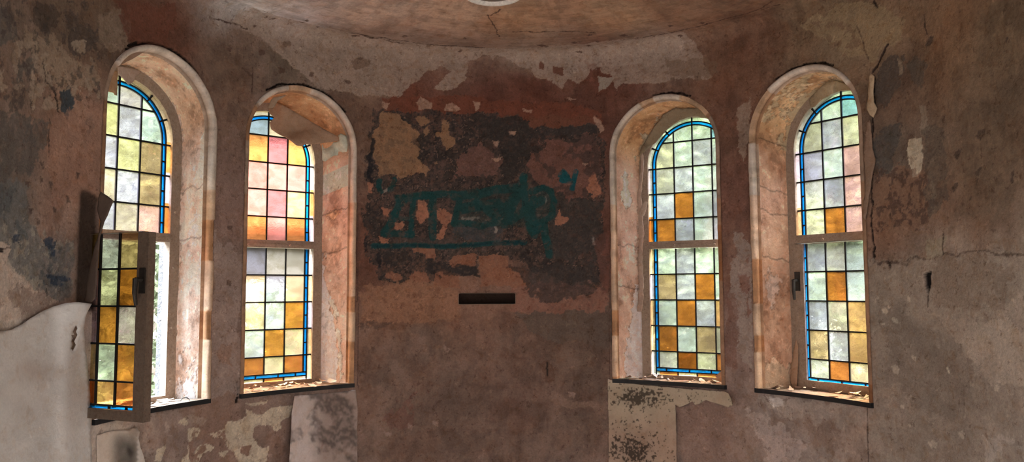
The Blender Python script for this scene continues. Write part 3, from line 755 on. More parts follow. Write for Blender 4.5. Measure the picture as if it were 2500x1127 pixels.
    ii, jj = np.meshgrid(np.arange(NR-1), np.arange(NV-1), indexing='ij'); b = (ii*NV + jj).ravel()
    return mesh('reveal', V, np.stack([b, b+1, b+NV+1, b+NV], -1).tolist(), M_REV, root, C, True)

def make_moulding(i, root):
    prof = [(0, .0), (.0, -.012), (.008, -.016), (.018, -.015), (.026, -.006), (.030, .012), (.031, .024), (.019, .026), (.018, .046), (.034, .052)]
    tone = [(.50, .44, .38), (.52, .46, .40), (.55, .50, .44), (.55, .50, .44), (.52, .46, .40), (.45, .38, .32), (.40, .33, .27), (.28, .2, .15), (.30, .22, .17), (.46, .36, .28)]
    V = []; C = []; Fc = []
    M = len(prof); NM = 420
    uu = np.linspace(0, 1, NM)
    wob = fbm(uu*70 + i*11, uu*0 + .3, 1., 4 + i, 4) - .5; wob2 = fbm(uu*22 + i*4, uu*0 + 7.3, 1., 8 + i, 3) - .5; los = fbm(uu*13 + i*5.3, uu*0 + 2.2, 1., 7, 3)
    for iu, u in enumerate(uu):
        a, z = arch_outer(u)
        w = .0045*wob[iu]*2 + .004*wob2[iu]*2
        lost = los[iu] > .585
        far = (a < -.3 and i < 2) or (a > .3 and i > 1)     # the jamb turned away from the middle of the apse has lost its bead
        for k, (ins, off) in enumerate(prof):
            e2 = w if k in (2, 3, 4, 5) else (w*.6 if k == 1 else 0)
            if (lost or far) and k in (1, 2, 3, 4): off = off*.2 + .003
            V.append(outer_pt(i, u, ins + e2, off + e2))
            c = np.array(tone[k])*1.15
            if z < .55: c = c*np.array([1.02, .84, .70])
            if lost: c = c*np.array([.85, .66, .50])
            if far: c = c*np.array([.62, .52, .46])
            C.append(c*(1 + 1.0*wob[iu]))
    for iu in range(NM-1):
        for k in range(M-1):
            b = iu*M + k; Fc.append((b, b+1, b+M+1, b+M))
    return mesh('arch_moulding', V, Fc, M_MOULD, root, np.clip(np.array(C), 0, .85), True)

def make_outer(i, root):
    V = []; Fc = []
    for u in US:
        t, z = arch_inner(u, FH - .012, SILL + .01)
        V.append(wpt(i, t, z, .03)); V.append(wpt(i, t*1.0, z, .12)); V.append(wpt(i, t*1.35, z + (.12 if z > FS else 0), .125))
    for k in range(NU-1):
        b = k*3
        Fc += [(b, b+3, b+4, b+1), (b+1, b+4, b+5, b+2)]
    b = len(V)
    V += [wpt(i, -FH, SILL + .01, .03), wpt(i, FH, SILL + .01, .03), wpt(i, FH + .1, SILL - .03, .16), wpt(i, -FH - .1, SILL - .03, .16)]
    Fc.append((b, b+1, b+2, b+3))
    return mesh('outer_reveal', V, Fc, M_STONE, root, smooth=False)

def ring(mb, i, hw0, hw1, zb0, zb1, d0, d1, col=(1, 1, 1), lo=None):
    """arched flat ring between two outlines, with thickness d0..d1"""
    N_ = 64; pts = []
    for k in range(N_):
        u = k/(N_-1)
        a0, z0 = arch_inner(u, hw0, zb0); a1, z1 = arch_inner(u, hw1, zb1)
        pts.append(((a0, z0), (a1, z1)))
    for k in range(N_-1):
        (o0, i0), (o1, i1) = pts[k], pts[k+1]
        mb.quadbox([wpt(i, *o0, d0), wpt(i, *i0, d0), wpt(i, *i1, d0), wpt(i, *o1, d0), wpt(i, *o0, d1), wpt(i, *i0, d1), wpt(i, *i1, d1), wpt(i, *o1, d1)], 0, col)

class Plane:
    """flat window plane: place(t, z, depth) -> 3-D"""
    def __init__(s, fn): s.fn = fn
    def rect(s, mb, t0, t1, z0, z1, d0, d1, mi=0, col=(1, 1, 1)):
        f = s.fn
        mb.quadbox([f(t0, z0, d0), f(t1, z0, d0), f(t1, z1, d0), f(t0, z1, d0), f(t0, z0, d1), f(t1, z0, d1), f(t1, z1, d1), f(t0, z1, d1)], mi, col)
    def bar(s, mb, p, q, w, d0=-.005, d1=.005):
        dx, dz = q[0]-p[0], q[1]-p[1]; L = math.hypot(dx, dz); nx, nz = -dz/L*w/2, dx/L*w/2
        f = s.fn
        c = [(p[0]-nx, p[1]-nz), (q[0]-nx, q[1]-nz), (q[0]+nx, q[1]+nz), (p[0]+nx, p[1]+nz)]
        mb.quadbox([f(*a, d0) for a in c] + [f(*a, d1) for a in c])
    def curve(s, mb, pts, w):
        for a, b in zip(pts[:-1], pts[1:]): s.bar(mb, a, b, w)

def clip_half(poly, a, b, c):
    out = []; n = len(poly)
    for k in range(n):
        p, q = poly[k], poly[(k+1) % n]
        fp = a*p[0]+b*p[1]-c; fq = a*q[0]+b*q[1]-c
        if fp <= 0: out.append(p)
        if (fp < 0 < fq) or (fq < 0 < fp):
            t = fp/(fp-fq); out.append((p[0]+(q[0]-p[0])*t, p[1]+(q[1]-p[1])*t))
    return out
def clip_arch(poly, r):
    poly = clip_half(poly, 1, 0, r); poly = clip_half(poly, -1, 0, r) if poly else poly
    for k in range(1, 32):
        if not poly: return poly
        a = math.pi*k/32; poly = clip_half(poly, math.cos(a), math.sin(a), r + FS*math.sin(a))
    return poly

BLUE = (.006, .32, .98)
BI, BO, SO = .249, .270, .299          # inner and outer edge of the blue band, outer edge of the glass
COLS = [-.249, -.1245, 0, .1245, .249]
UROWS = [.300, .447, .614, .781, .948, 1.12]
LROWS = [-.513, -.407, -.243, -.077, .089, .253]
# tints (seen colours): top row first, four panes left to right
pal = dict(g=(212,218,206), p=(224,206,212), w=(224,218,216), y=(226,214,158), l=(206,196,212), c=(222,200,180), k=(196,164,122), o=(236,172,96), O=(232,160,96), r=(238,166,160), R=(222,146,148),
           P=(240,184,172), b=(186,114,46), B=(150,84,26), a=(216,142,64), A=(212,152,62), n=(208,200,184), m=(206,216,210), s=(190,186,192), S=(168,164,172), e=(240,212,170), E=(234,216,180), f=(204,122,60), t=(210,200,170), x=(232,178,112), u=(160,204,220))
UP = [['ggpg', 'gylm', 'glyk', 'yclk', 'llcP'],
      ['lmEg', 'loRo', 'oPPP', 'OPRe', 'lOPO'],
      ['gggu', 'tgsg', 'nsgg', 'sbgs', 'bSgs'],
      ['ggug', 'tstg', 'lgPw', 'nsPg', 'tbPx']]
LO = [['yysk', 'lltb', 'llap', 'yyga', 'ffxf'],
      ['eSnn', 'eese', 'eewa', 'owae', 'efef'],
      ['gSgg', 'ksbg', 'gbsx', 'bgkt', 'nBtf'],
      ['sngs', 'gbgg', 'stxx', 'kwxx', 'nfee']]
STRIP = ['Eolf', 'Ewxl', 'gsnb', 'glwk']

PAL2 = dict(pal, P=(228,142,130), o=(226,152,84), O=(216,134,76), R=(204,120,120), l=(200,186,200), m=(188,204,206), E=(228,206,164), e=(236,190,136))
def gcol(ch, g=1.0):
    c = lin(pal[ch]); return tuple(np.clip(c*g, 0, 1))
rndp = random.Random(5)
def jitter(c): 
    k = rndp.uniform(.9, 1.08); return tuple(min(1, x*k) for x in c)

def upper_light(i, root):
    pl = Plane(lambda t, z, dd=0.: wpt(i, t, z, dd))
    gb = MB(); lead = MB(); blue = MB()
    for r in range(5):
        z0, z1 = UROWS[4-r] if r else UROWS[4], UROWS[5-r] if r else UROWS[5]
        z0, z1 = UROWS[4-r], UROWS[5-r]
        for c in range(4):
            P = clip_arch([(COLS[c], z0), (COLS[c+1], z0), (COLS[c+1], z1), (COLS[c], z1)], BI)
            if len(P) > 2: gb.poly([wpt(i, *p) for p in P], 0, jitter(gcol(UP[i][r][c]) if i != 1 else tuple(lin(PAL2[UP[i][r][c]])*.92)))
    # outer strip and blue band
    def path(r, n=40):
        return [(-r, .300)] + [(r*math.cos(math.pi*(1-k/n)), FS + r*math.sin(math.pi*(1-k/n))) for k in range(n+1)] + [(r, .300)]
    def band(mbx, r0, r1, colf, n=40):
        a, b = path(r0, n), path(r1, n)
        for k in range(len(a)-1):
            seg = 6 if k in (0, len(a)-2) else 1
            for q in range(seg):
                f0, f1 = q/seg, (q+1)/seg
                L = lambda P, f: (P[k][0]*(1-f)+P[k+1][0]*f, P[k][1]*(1-f)+P[k+1][1]*f)
                A, B, C_, D = L(a, f0), L(a, f1), L(b, f1), L(b, f0)
                mbx.poly([wpt(i, *A), wpt(i, *B), wpt(i, *C_), wpt(i, *D)], 0, colf((A[1]+B[1])/2))
    band(blue, BI, BO, lambda z: BLUE)
    st4 = [gcol(ch) for ch in STRIP[i]]
    band(gb, BO, SO, lambda z: st4[0] if z > .781 else st4[1] if z > .614 else st4[2] if z > .447 else st4[3])
    wl = .0085
    for c in COLS[1:-1]: pl.bar(lead, (c, .300), (c, FS + math.sqrt(SO*SO - c*c) if c == 0 else FS + math.sqrt(BI*BI - c*c)), wl)
    for z in UROWS[1:5]:
        x = BI if z < FS else math.sqrt(max(0, BI*BI - (z-FS)**2))
        pl.bar(lead, (-x, z), (x, z), wl)
        if z < FS: 
            for s in (-1, 1): pl.bar(lead, (s*BI, z), (s*SO, z), wl)
    for r in (BI, BO): pl.curve(lead, path(r), .0075)
    for s in (-1, 1):
        for z in (.69, .53, .36): pl.bar(lead, (s*BI, z), (s*BO, z), .008)
        for an in (24, 52): 
            a = math.radians(an)
            pl.bar(lead, (s*BI*math.cos(a), FS + BI*math.sin(a)), (s*SO*math.cos(a), FS + SO*math.sin(a)), .010)
    gb.build('upper_glass', M_GLASS[i], root); blue.build('upper_blue_border', M_GLASS[i], root); lead.build('upper_lead_lattice', M_LEAD, root)

def lower_light(i, root, fn, rows, cov=False, zoff=0.):
    """five rows of panes; cov: a casement stile covers the outer strip"""
    pl = Plane(fn); gb = MB(); lead = MB(); blue = MB()
    z00, z11 = LROWS[0], LROWS[5]
    for r in range(5):
        for c in range(4):
            z0, z1 = LROWS[4-r], LROWS[5-r]
            P = [(COLS[c], z0), (COLS[c+1], z0), (COLS[c+1], z1), (COLS[c], z1)]
            gb.poly([fn(*p, 0.) for p in P], 0, jitter(gcol(rows[r][c])))
    zb = z00 - .022; zs = -.556
    for s in (-1, 1):
        n = 5
        for k in range(n):
            a, b = z11 + (zb-z11)*k/n, z11 + (zb-z11)*(k+1)/n
            blue.poly([fn(s*BI, a, 0), fn(s*BO, a, 0), fn(s*BO, b, 0), fn(s*BI, b, 0)], 0, BLUE)
        for k in range(5):
            a, b = LROWS[5-k], LROWS[4-k]
            if k == 4: b = zs
            gb.poly([fn(s*BO, a, 0), fn(s*SO, a, 0), fn(s*SO, b, 0), fn(s*BO, b, 0)], 0, gcol('ewelk'[(k + i) % 5]))
    blue.poly([fn(-BI, zb, 0), fn(BI, zb, 0), fn(BI, z00, 0), fn(-BI, z00, 0)], 0, BLUE)
    for c in range(4):
        gb.poly([fn(COLS[c], zs, 0), fn(COLS[c+1], zs, 0), fn(COLS[c+1], zb, 0), fn(COLS[c], zb, 0)], 0, gcol('fefe'[c]))
    wl = .0085
    for c in COLS: pl.bar(lead, (c, z00 if abs(c) > .2 else z00), (c, z11), wl)
    for c in COLS[1:-1]: pl.bar(lead, (c, zs), (c, zb), wl)
    for s in (-1, 1): pl.bar(lead, (s*BO, zs), (s*BO, z11), .0075)
    for z in LROWS[1:5]: pl.bar(lead, (-SO, z), (SO, z), wl)
    pl.bar(lead, (-BO, z00), (BO, z00), wl); pl.bar(lead, (-BO, zb), (BO, zb), .0075)
    for s in (-1, 1):
        for z in (.17, .01, -.16, -.33): pl.bar(lead, (s*BI, z), (s*BO, z), .008)
    for t in (-.2, -.05, .09, .2): pl.bar(lead, (t, zb), (t, z00), .008)
    g = gb.build('glass_panel', M_GLASS[i], root); b = blue.build('blue_border', M_GLASS[i], root); l = lead.build('lead_lattice', M_LEAD, root)
    return g, b, l

def make_frame(i, root):
    mb = MB()
    ring(mb, i, FH + .012, SO, SILL - .0, -.556, -.022, .03)
    pl = Plane(lambda t, z, dd=0.: wpt(i, t, z, dd))
    pl.rect(mb, -FH, FH, SILL - .004, -.556, -.024, .03)
    # small putty fillet
    fr = mb.build('window_frame', M_FRAME, root)
    tb = MB(); pl.rect(tb, -SO - .01, SO + .01, .256, .302, -.030, .028)
    pl.rect(tb, -SO - .01, SO + .01, .262, .280, -.037, -.028)
    tb.build('transom', M_FRAME, root)
    # bolt heads along the stiles
    bm = MB()
    for s in (-1, 1):
        for z in (-.48, -.2, .12, .42, .68):
            c = Vector(wpt(i, s*(FH - .02), z, -.022)); c2 = Vector(wpt(i, s*(FH - .02), z, -.030))
            tube(bm, [c, c2], [.009, .006], 8)
    for t in (-.12, .14):
        tube(bm, [Vector(wpt(i, t, .270, -.036)), Vector(wpt(i, t, .270, -.043))], [.009, .006], 8)
    bm.build('frame_bolts', M_FRAME, root)

def make_sill(i, root):
    V = []; Fc = []; mi = []
    n = 24; top = SILL + .002; bot = ZB - .001
    fr = []; bk = []
    for k in range(n+1):
        a = -HW + 2*HW*k/n; th = CEN[i] + a/R; r = R - .016
        j = .003*math.sin(k*2.3 + i)
        fr.append((r*math.sin(th), r*math.cos(th)))
        q = wpt(i, -FH + 2*FH*k/n, 0, -.015); bk.append((q[0], q[1]))
    for k in range(n+1):
        V += [(*fr[k], top), (*bk[k], top), (*fr[k], bot), (*bk[k], bot)]
    for k in range(n):
        b = 4*k
        Fc += [(b, b+4, b+5, b+1), (b, b+2, b+6, b+4), (b+2, b+3, b+7, b+6)]; mi += [1, 0, 0]
    Fc += [(0, 1, 3, 2), (4*n, 4*n+2, 4*n+3, 4*n+1)]; mi += [0, 0]
    return mesh('window_sill', V, Fc, None, root, mats=[M_SLATE, M_SILLTOP], midx=mi)

wins = []
for i in range(4):
    root = empty('window_%d' % (i+1)); root['kind'] = 'structure'; wins.append(root)
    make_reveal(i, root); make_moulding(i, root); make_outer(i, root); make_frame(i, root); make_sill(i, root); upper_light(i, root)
    if i in (1, 2):
        lower_light(i, root, (lambda i: lambda t, z, dd=0.: wpt(i, t, z, dd))(i), LO[i])

def casement(i, root, fn, rows, handle_side, zlo, zhi, wl=-.345, wr=.345):
    """opening sash: stiles and rails, with glass, lead, blue edge and latch as its own pieces"""
    pl = Plane(fn); mb = MB(); s = .262; z0, z1 = LROWS[0] - .014, LROWS[5] - .004
    d0, d1 = -.020, .018
    pl.rect(mb, wl, -s, zlo, zhi, d0, d1); pl.rect(mb, s, wr, zlo, zhi, d0, d1)
    pl.rect(mb, -s, s, zlo, z0, d0, d1); pl.rect(mb, -s, s, z1, zhi, d0, d1)
    ca = mb.build('casement', M_FRAME_SHADED if i == 0 else M_FRAME, root)
    g, b, l = lower_light(i, ca, fn, rows)
    hb = MB(); x = handle_side*.302
    pl.rect(hb, x - .016, x + .016, -.02, .09, d0 - .008, d0)
    tube(hb, [fn(x, .04, d0 - .004), fn(x, .04, d0 - .04)], .010, 10)
    tube(hb, [fn(x, .045, d0 - .04), fn(x, -.02, d0 - .042), fn(x - .004, -.07, d0 - .03)], [.011, .010, .007], 10)
    hb.build('latch_handle', M_METAL, ca)
    return ca
# window 4: shut casement inside its frame
casement(3, wins[3], lambda t, z, dd=0.: wpt(3, t*.97, z, dd - .012), LO[3], -1, -.572, .250, -.33, .33)
# window 1: casement standing open into the room
hx, hy = wpt(0, -.305, 0, -.02)[:2]; ex_, ey_ = -1.563, .374
L_ = math.hypot(ex_-hx, ey_-hy); ux, uy = (ex_-hx)/L_, (ey_-hy)/L_; nx_, ny_ = -uy, ux
if ny_ < 0: nx_, ny_ = -nx_, -ny_
def open_fn(t, z, dd=0.):
    w = (t + .33)/.66*L_
    return (hx + ux*w + nx_*dd, hy + uy*w + ny_*dd, z + .006)
co_ = casement(0, wins[0], open_fn, LO[0], 1, -.572, .248, -.33, .33)

# ------------------------------------------------------------------ narrow slot in the middle of the wall
def slot():
    root = empty('wall_slot', tuple(pos(np.array((SLOT[0]+SLOT[1])/2), np.array(SLOT[2]), np.array(0.))))
    loc = np.array(root.location)
    s0, s1, t0, t1 = SLOT; V = []; Fc = []
    P = lambda s, t, h: pos(np.array(s), np.array(t), np.array(h)) - loc
    V = [P(s0, t0, 0), P(s1, t0, 0), P(s1, t1, 0), P(s0, t1, 0), P(s0, t0, -.10), P(s1, t0, -.10), P(s1, t1, -.10), P(s0, t1, -.10)]
    Fc = [(0, 1, 5, 4), (1, 2, 6, 5), (2, 3, 7, 6), (3, 0, 4, 7), (4, 5, 6, 7)]
    mesh('recess', V, Fc, plaster('slot_inside', .3, .4, flat=(.06, .035, .025)), root)
    mb = MB(); w = .003
    for (a, b, c, e) in ((s0-w, s1+w, t1, t1+w), (s0-w, s1+w, t0-w, t0), (s0-w, s0, t0, t1), (s1, s1+w, t0, t1)):
        n = 8 if b-a > .1 else 1
        for k in range(n):
            x0, x1 = a+(b-a)*k/n, a+(b-a)*(k+1)/n
            mb.quadbox([P(x0, c, .008), P(x1, c, .008), P(x1, e, .008), P(x0, e, .008), P(x0, c, -.01), P(x1, c, -.01), P(x1, e, -.01), P(x0, e, -.01)])
    mb.build('slot_trim', simple('slot_edge', (.22, .16, .12), .5), root)
    tag(root, 'narrow dark horizontal slot with a thin rim, on the middle wall between the windows', 'wall slot')
slot()

# ------------------------------------------------------------------ loose sheets of paint, plaster and paper
def tri_fill(poly, step, hole=None):
    pts = []; n = len(poly)
    for k in range(n):
        (x0, y0), (x1, y1) = poly[k], poly[(k+1) % n]
        m = max(1, int(math.hypot(x1-x0, y1-y0)/step))
        for q in range(m): pts.append((x0+(x1-x0)*q/m, y0+(y1-y0)*q/m))
    nb = len(pts); edges = [(k, (k+1) % nb) for k in range(nb)]
    xs = [p[0] for p in pts]; ys = [p[1] for p in pts]
    X, Y = np.meshgrid(np.arange(min(xs), max(xs), step), np.arange(min(ys), max(ys), step)*1.0)
    X = X + (np.arange(X.shape[0]) % 2)[:, None]*step/2
    ins = inside(X, Y, pts)
    B = np.array(pts)
    extra = [(a, b) for a, b in zip(X[ins], Y[ins]) if np.min((B[:, 0]-a)**2 + (B[:, 1]-b)**2) > (step*.55)**2]
    r = delaunay_2d_cdt([Vector(p) for p in pts + extra], edges, [], 1, 1e-4)
    V = [(v.x, v.y) for v in r[0]]; Fc = [tuple(f) for f in r[2]]
    if hole: Fc = [f for f in Fc if not inside(np.array([sum(V[k][0] for k in f)/3]), np.array([sum(V[k][1] for k in f)/3]), hole)[0]]
    return V, Fc

def jag(poly, amp, step, seed):
    """roughen a traced outline so its edge is torn"""
    rn = random.Random(seed); out = []; n = len(poly)
    for k in range(n):
        (x0, y0), (x1, y1) = poly[k], poly[(k+1) % n]
        L = math.hypot(x1-x0, y1-y0); m = max(1, int(L/step))
        for q in range(m):
            f = q/m; a = amp if q else amp*.3
            out.append((x0+(x1-x0)*f + rn.uniform(-a, a), y0+(y1-y0)*f + rn.uniform(-a, a)))
    return out

def sheet(name, poly, fn, colf, label, cat, step=7., amp=1.2, thick=.0025, mat=None, hole=None, seed=1, group=None):
    """poly is an outline traced on the photograph; fn gives each of its points its real place"""
    P = jag(poly, amp, 9., seed)
    V2, Fc = tri_fill(P, step, hole)
    V = np.array([fn(x, y) for x, y in V2])
    org = V.mean(0); C = np.array([colf(x, y) for x, y in V2])
    o = mesh(name, V - org, Fc, mat or M_SCRAP, None, C, True)
    o.location = org
    md = o.modifiers.new('thickness', 'SOLIDIFY'); md.thickness = thick; md.offset = 0
    tag(o, label, cat, group)
    return o

def W(x, y, off): return onwall(x, y, off)
def nz(x, y, f=.02, k=3): return float(fbm(np.array(x*f), np.array(y*f), 1., k, 4)) - .5
def cmix(a, b, t): return np.array(a)*(1-t) + np.array(b)*t
sm = lambda v, a, b: float(sstep(np.array(float(v)), a, b)) if a < b else 1 - float(sstep(np.array(float(v)), b, a))

# big sheet of lining paper bottom left
A_ = [(-90,800),(-20,812),(30,804),(55,791),(75,776),(101,761),(131,747),(161,739),(191,737),(224,741),(215,757),(208,775),(204,800),(208,850),(214,900),(220,960),(221,1035),(224,1100),(226,1175),(-90,1175)]
def fa(x, y):
    off = .012 + .010*sm(x, 40, 160)*sm(y, 900, 760) + .085*sm(x, 120, 225)*sm(y, 960, 745)**1.5 + .02*math.exp(-((x-165)/26)**2)*sm(y, 700, 900)
    off += .008*nz(x, y, .012)
    return W(x, y, off)
def ca(x, y):
    c = alb((168,152,136))*.82; q = nz(x, y, .02, 5)
    c = c*(1 + .25*q)
    s = math.exp(-((x-85)/40)**2 - ((y-905)/30)**2); c = c*(1 - .3*s*np.array([.8, 1, 1.1]))
    return np.clip(c, 0, .8)
sheet('lining_paper', A_, fa, ca, 'large pale grey-beige sheet of lining paper curling off the wall at lower left', 'wallpaper', 8., .8, .002, M_PAPER,
      hole=[(186,792),(190,800),(185,830),(178,862),(176,850),(176,818)])
# curled flap beside the open window, its backlit shade put into the dark colour
B_ = [(246,468),(262,478),(277,490),(266,515),(252,550),(245,575),(240,620),(236,680),(232,728),(222,738),(212,736),(206,734),(212,690),(222,640),(232,600),(243,565),(246,540),(238,510),(240,485)]
def fb(x, y): return W(x, y, .03 + .0024*max(0, x-192) + .008*nz(x, y, .02))
sheet('peeled_paint_strip', B_, fb, lambda x, y: cmix(alb((72,56,45)), alb((60,47,38)), nz(x, y)+.5), 'long brown curled strip of wall paint hanging over the left edge of the open window', 'peeled paint', 5., .8, .003, M_PAPER, seed=2)
# torn sheet under window 1, the shadow in its fold painted as a dark patch
C_ = [(236,1062),(270,1052),(316,1048),(322,1044),(333,1043),(341,1054),(338,1070),(342,1090),(350,1110),(354,1127),(356,1170),(236,1170)]
def fc(x, y):
    off = .006 + .05*sm(x, 290, 345)*sm(y, 1035, 1075) + .006*nz(x, y, .02)
    return W(x, y, off)
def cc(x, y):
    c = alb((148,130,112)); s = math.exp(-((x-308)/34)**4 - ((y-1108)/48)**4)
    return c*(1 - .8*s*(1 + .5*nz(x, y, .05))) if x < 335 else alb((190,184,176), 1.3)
sheet('lining_paper', C_, fc, cc, 'torn paper sheet with a painted shadow patch and white ragged edge below the open window', 'wallpaper', 6., 1.2, .002, M_PAPER, seed=3)
# sheet under window 2
D_ = [(719,966),(760,962),(820,957),(868,951),(873,1000),(872,1080),(873,1170),(705,1170),(707,1110),(710,1060),(712,1010)]
def fdd(x, y):
    off = .006 + .045*sm(x, 790, 708)*sm(y, 950, 1010) + .004*nz(x, y, .02)
    return W(x, y, off)
def cd(x, y):
    c = cmix(alb((142,124,112)), alb((104,84,72)), sm(x, 745, 800)*.8)
    s = sm(nz(x, y, .03, 6)*1. + .5 + .25*(math.exp(-((x-840)/30)**2 - ((y-1050)/50)**2)) + .3*math.exp(-((x-825)/50)**2-((y-985)/22)**2), .52, .68)
    f = sm(nz(x, y, .12, 9) + .5, .35, .6)
    return c*(1 - .62*s*(.45 + .55*f))
sheet('lining_paper', D_, fdd, cd, 'upright paper panel with black mould below the sill of the second window from left', 'wallpaper', 5., .5, .003, M_PAPER, seed=4)
# sheet under window 3
E_ = [(1484,924),(1500,930),(1560,938),(1640,945),(1700,950),(1768,955),(1778,960),(1784,972),(1789,988),(1777,994),(1758,987),(1745,983),(1723,976),(1710,984),(1697,988),(1690,979),(1675,987),(1659,994),(1649,987),(1651,1040),(1652,1100),(1652,1170),(1486,1170),(1486,1050)]
def fe(x, y): return W(x, y, .010 + .012*sm(x, 1700, 1650)*sm(x, 1600, 1645) + .03*sm(x, 1740, 1790) + .004*nz(x, y, .02))
def ce(x, y):
    c = cmix(alb((126,110,90)), alb((120,98,80)), sm(y, 980, 1080)); c = c*(1 + .25*nz(x, y, .03, 7))
    m = math.exp(-((x-1560)/60)**2 - ((y-968)/22)**2)*1.0 + math.exp(-((x-1540)/70)**2 - ((y-1100)/38)**2)*.8
    f = nz(x, y, .24, 2) + nz(x, y, .07, 4)*.5
    s = sm(f + .42*m, .20, .30)
    return c*(1 - .78*s)*(1 - .2*min(1, m))
sheet('lining_paper', E_, fe, ce, 'paper panel speckled with black mould below the sill of the third window from left', 'wallpaper', 2.2, .8, .003, M_PAPER, seed=5)
# strips along the corner right of window 4
Fs = [(2122,184),(2128,180),(2135,186),(2132,230),(2134,250),(2141,264),(2132,287),(2124,280),(2116,266),(2120,234)]
sheet('plaster_flake', Fs, lambda x, y: W(x, y, .018 + .0015*(2135-x)*0 + .012*nz(x, y, .08)), lambda x, y: alb((128,106,82)), 'pale curled plaster flake high in the corner right of the last window', 'plaster flake', 4., 1., .005, seed=6)
F2 = [(2124,292),(2129,330),(2130,362),(2137,388),(2131,420),(2126,455),(2121,490),(2113,536),(2107,530),(2111,480),(2114,430),(2110,390),(2113,340),(2116,300)]
sheet('peeled_paint_strip', F2, lambda x, y: W(x, y, .012 + .012*nz(x, y, .06)), lambda x, y: alb((98,76,60)), 'long brown ragged plaster strip along the right edge of the last window', 'peeled paint', 4., 1.4, .006, seed=7)
F3 = [(2106,640),(2116,600),(2122,640),(2128,760),(2128,900),(2126,960),(2121,900),(2121,780),(2118,700)]
# hanging flap in window 2
def dv(pts):
    """depth interpolated between traced anchor points"""
    def f(x, y):
        w = [(1/(((x-a)**2+(y-b)**2)+9)**1.5, c) for a, b, c in pts]; s = sum(q[0] for q in w)
        return sum(q[0]*q[1] for q in w)/s
    return f
Gp = [(656,262),(664,256),(676,250),(700,262),(735,282),(780,308),(827,335),(828,344),(800,347),(764,352),(745,352),(738,357),(724,355),(712,345),(698,335),(676,325),(662,315),(658,299),(664,293),(669,286),(657,276)]
gd = dv([(660,262,-.03), (700,262,-.10), (828,338,-.17), (660,300,-.05), (725,352,-.13), (765,350,-.15), (720,310,-.07)])
sheet('plaster_flap', Gp, lambda x, y: onplane(1, x, y, gd(x, y)), lambda x, y: np.array([.42, .29, .20])*(1+.3*nz(x, y, .03)), 'large brown sheet of plaster hanging across the top of the second window from left', 'plaster flap', 5., .9, .004, seed=8)
G2 = [(655,264),(662,244),(668,238),(700,232),(688,240),(678,246),(668,262)]
sheet('plaster_flap', G2, lambda x, y: onplane(1, x, y, -.14), lambda x, y: np.array([.42, .33, .24]), 'small folded brown scrap at the top left of the hanging plaster flap', 'plaster flap', 4., .8, .004, seed=9)
G3 = [(786,353),(806,349),(824,346),(826,330),(832,326),(846,332),(849,352),(847,370),(835,372),(826,379),(815,380),(802,388),(794,394),(787,391)]
g3 = dv([(787,352,-.03), (787,392,-.03), (848,350,-.175), (815,378,-.10)])
sheet('plaster_scrap', G3, lambda x, y: onplane(1, x, y, g3(x, y) + .0), lambda x, y: np.array([.60, .66, .56])*(1+.5*nz(x, y, .06)), 'pale green torn plaster scrap on the right side of the second window from left', 'plaster scrap', 4., 1., .003, seed=10)
# scraps in window 1
H1 = [(287,161),(310,164),(336,170),(345,176),(339,180),(330,187),(328,196),(320,204),(314,207),(307,200),(302,193),(295,186),(289,180)]
sheet('plaster_scrap', H1, lambda x, y: onplane(0, x, y, -.035 - .0012*(345-x) + .012*nz(x, y, .09)), lambda x, y: np.array([.5, .40, .34]), 'pinkish torn scrap hanging at the top of the leftmost window', 'plaster scrap', 4., 1., .003, seed=11)
H2 = [(275,172),(286,174),(288,184),(287,205),(286,233),(280,231),(277,226),(266,224),(256,223),(257,205),(260,194),(268,182)]
sheet('plaster_scrap', H2, lambda x, y: onplane(0, x, y, -.05 + .012*nz(x, y, .09)), lambda x, y: np.array([.42, .27, .17]), 'brown paper scrap over the upper left corner of the leftmost window', 'plaster scrap', 4., 1., .003, seed=12)
H3 = [(316,126),(335,117),(355,113),(376,114),(362,122),(348,129),(330,140),(310,150),(293,159),(281,164),(274,170),(270,162),(276,152),(293,137)]
sheet('plaster_strip', H3, lambda x, y: onplane(0, x, y, -.19 + .0006*(376-x)), lambda x, y: np.array([.32, .22, .16]) if y > 262 - .42*x else np.array([.5, .42, .35]), 'brown torn strip along the arch top of the leftmost window', 'plaster strip', 4., 1., .004, seed=13)
# scraps in window 3
I1 = [(1619,279),(1636,270),(1650,262),(1668,265),(1705,264),(1715,272),(1723,279),(1735,288),(1743,296),(1725,288),(1691,283),(1660,293),(1636,310),(1618,328),(1601,348),(1588,356),(1575,368),(1560,382),(1563,366),(1574,348),(1585,330),(1597,310),(1612,293)]
i1 = dv([(1620,285,-.05), (1700,266,-.05), (1740,294,-.03), (1600,345,-.03), (1562,378,-.09)])
sheet('plaster_strip', I1, lambda x, y: onplane(2, x, y, i1(x, y) + .012*nz(x, y, .08)), lambda x, y: np.array([.30, .24, .16])*(1+.4*nz(x, y, .05)), 'greyish peeled plaster strip along the arch over the third window from left', 'plaster strip', 4., 1.2, .004, seed=14)
I2 = [(1574,490),(1581,492),(1578,508),(1572,527),(1564,525),(1558,521),(1566,505)]
sheet('plaster_scrap', I2, lambda x, y: onplane(2, x, y, -.12), lambda x, y: np.array([.52, .42, .34]), 'small curled flake on the left side of the third window, at mid height', 'plaster scrap', 4., .6, .003, seed=15)
I3 = [(1746,918),(1757,908),(1768,900),(1771,915),(1769,936),(1762,932),(1755,926)]
sheet('plaster_scrap', I3, lambda x, y: onplane(2, x, y, -.06), lambda x, y: np.array([.42, .28, .2]), 'brown triangular scrap leaning in the bottom right corner of the third window', 'plaster scrap', 4., .5, .003, seed=16)
I4 = [(1556,470),(1562,430),(1566,395),(1563,380),(1569,372),(1571,400),(1569,430),(1566,470),(1572,560),(1568,640),(1572,700),(1566,760),(1556,760),(1560,700),(1558,640),(1560,560)]
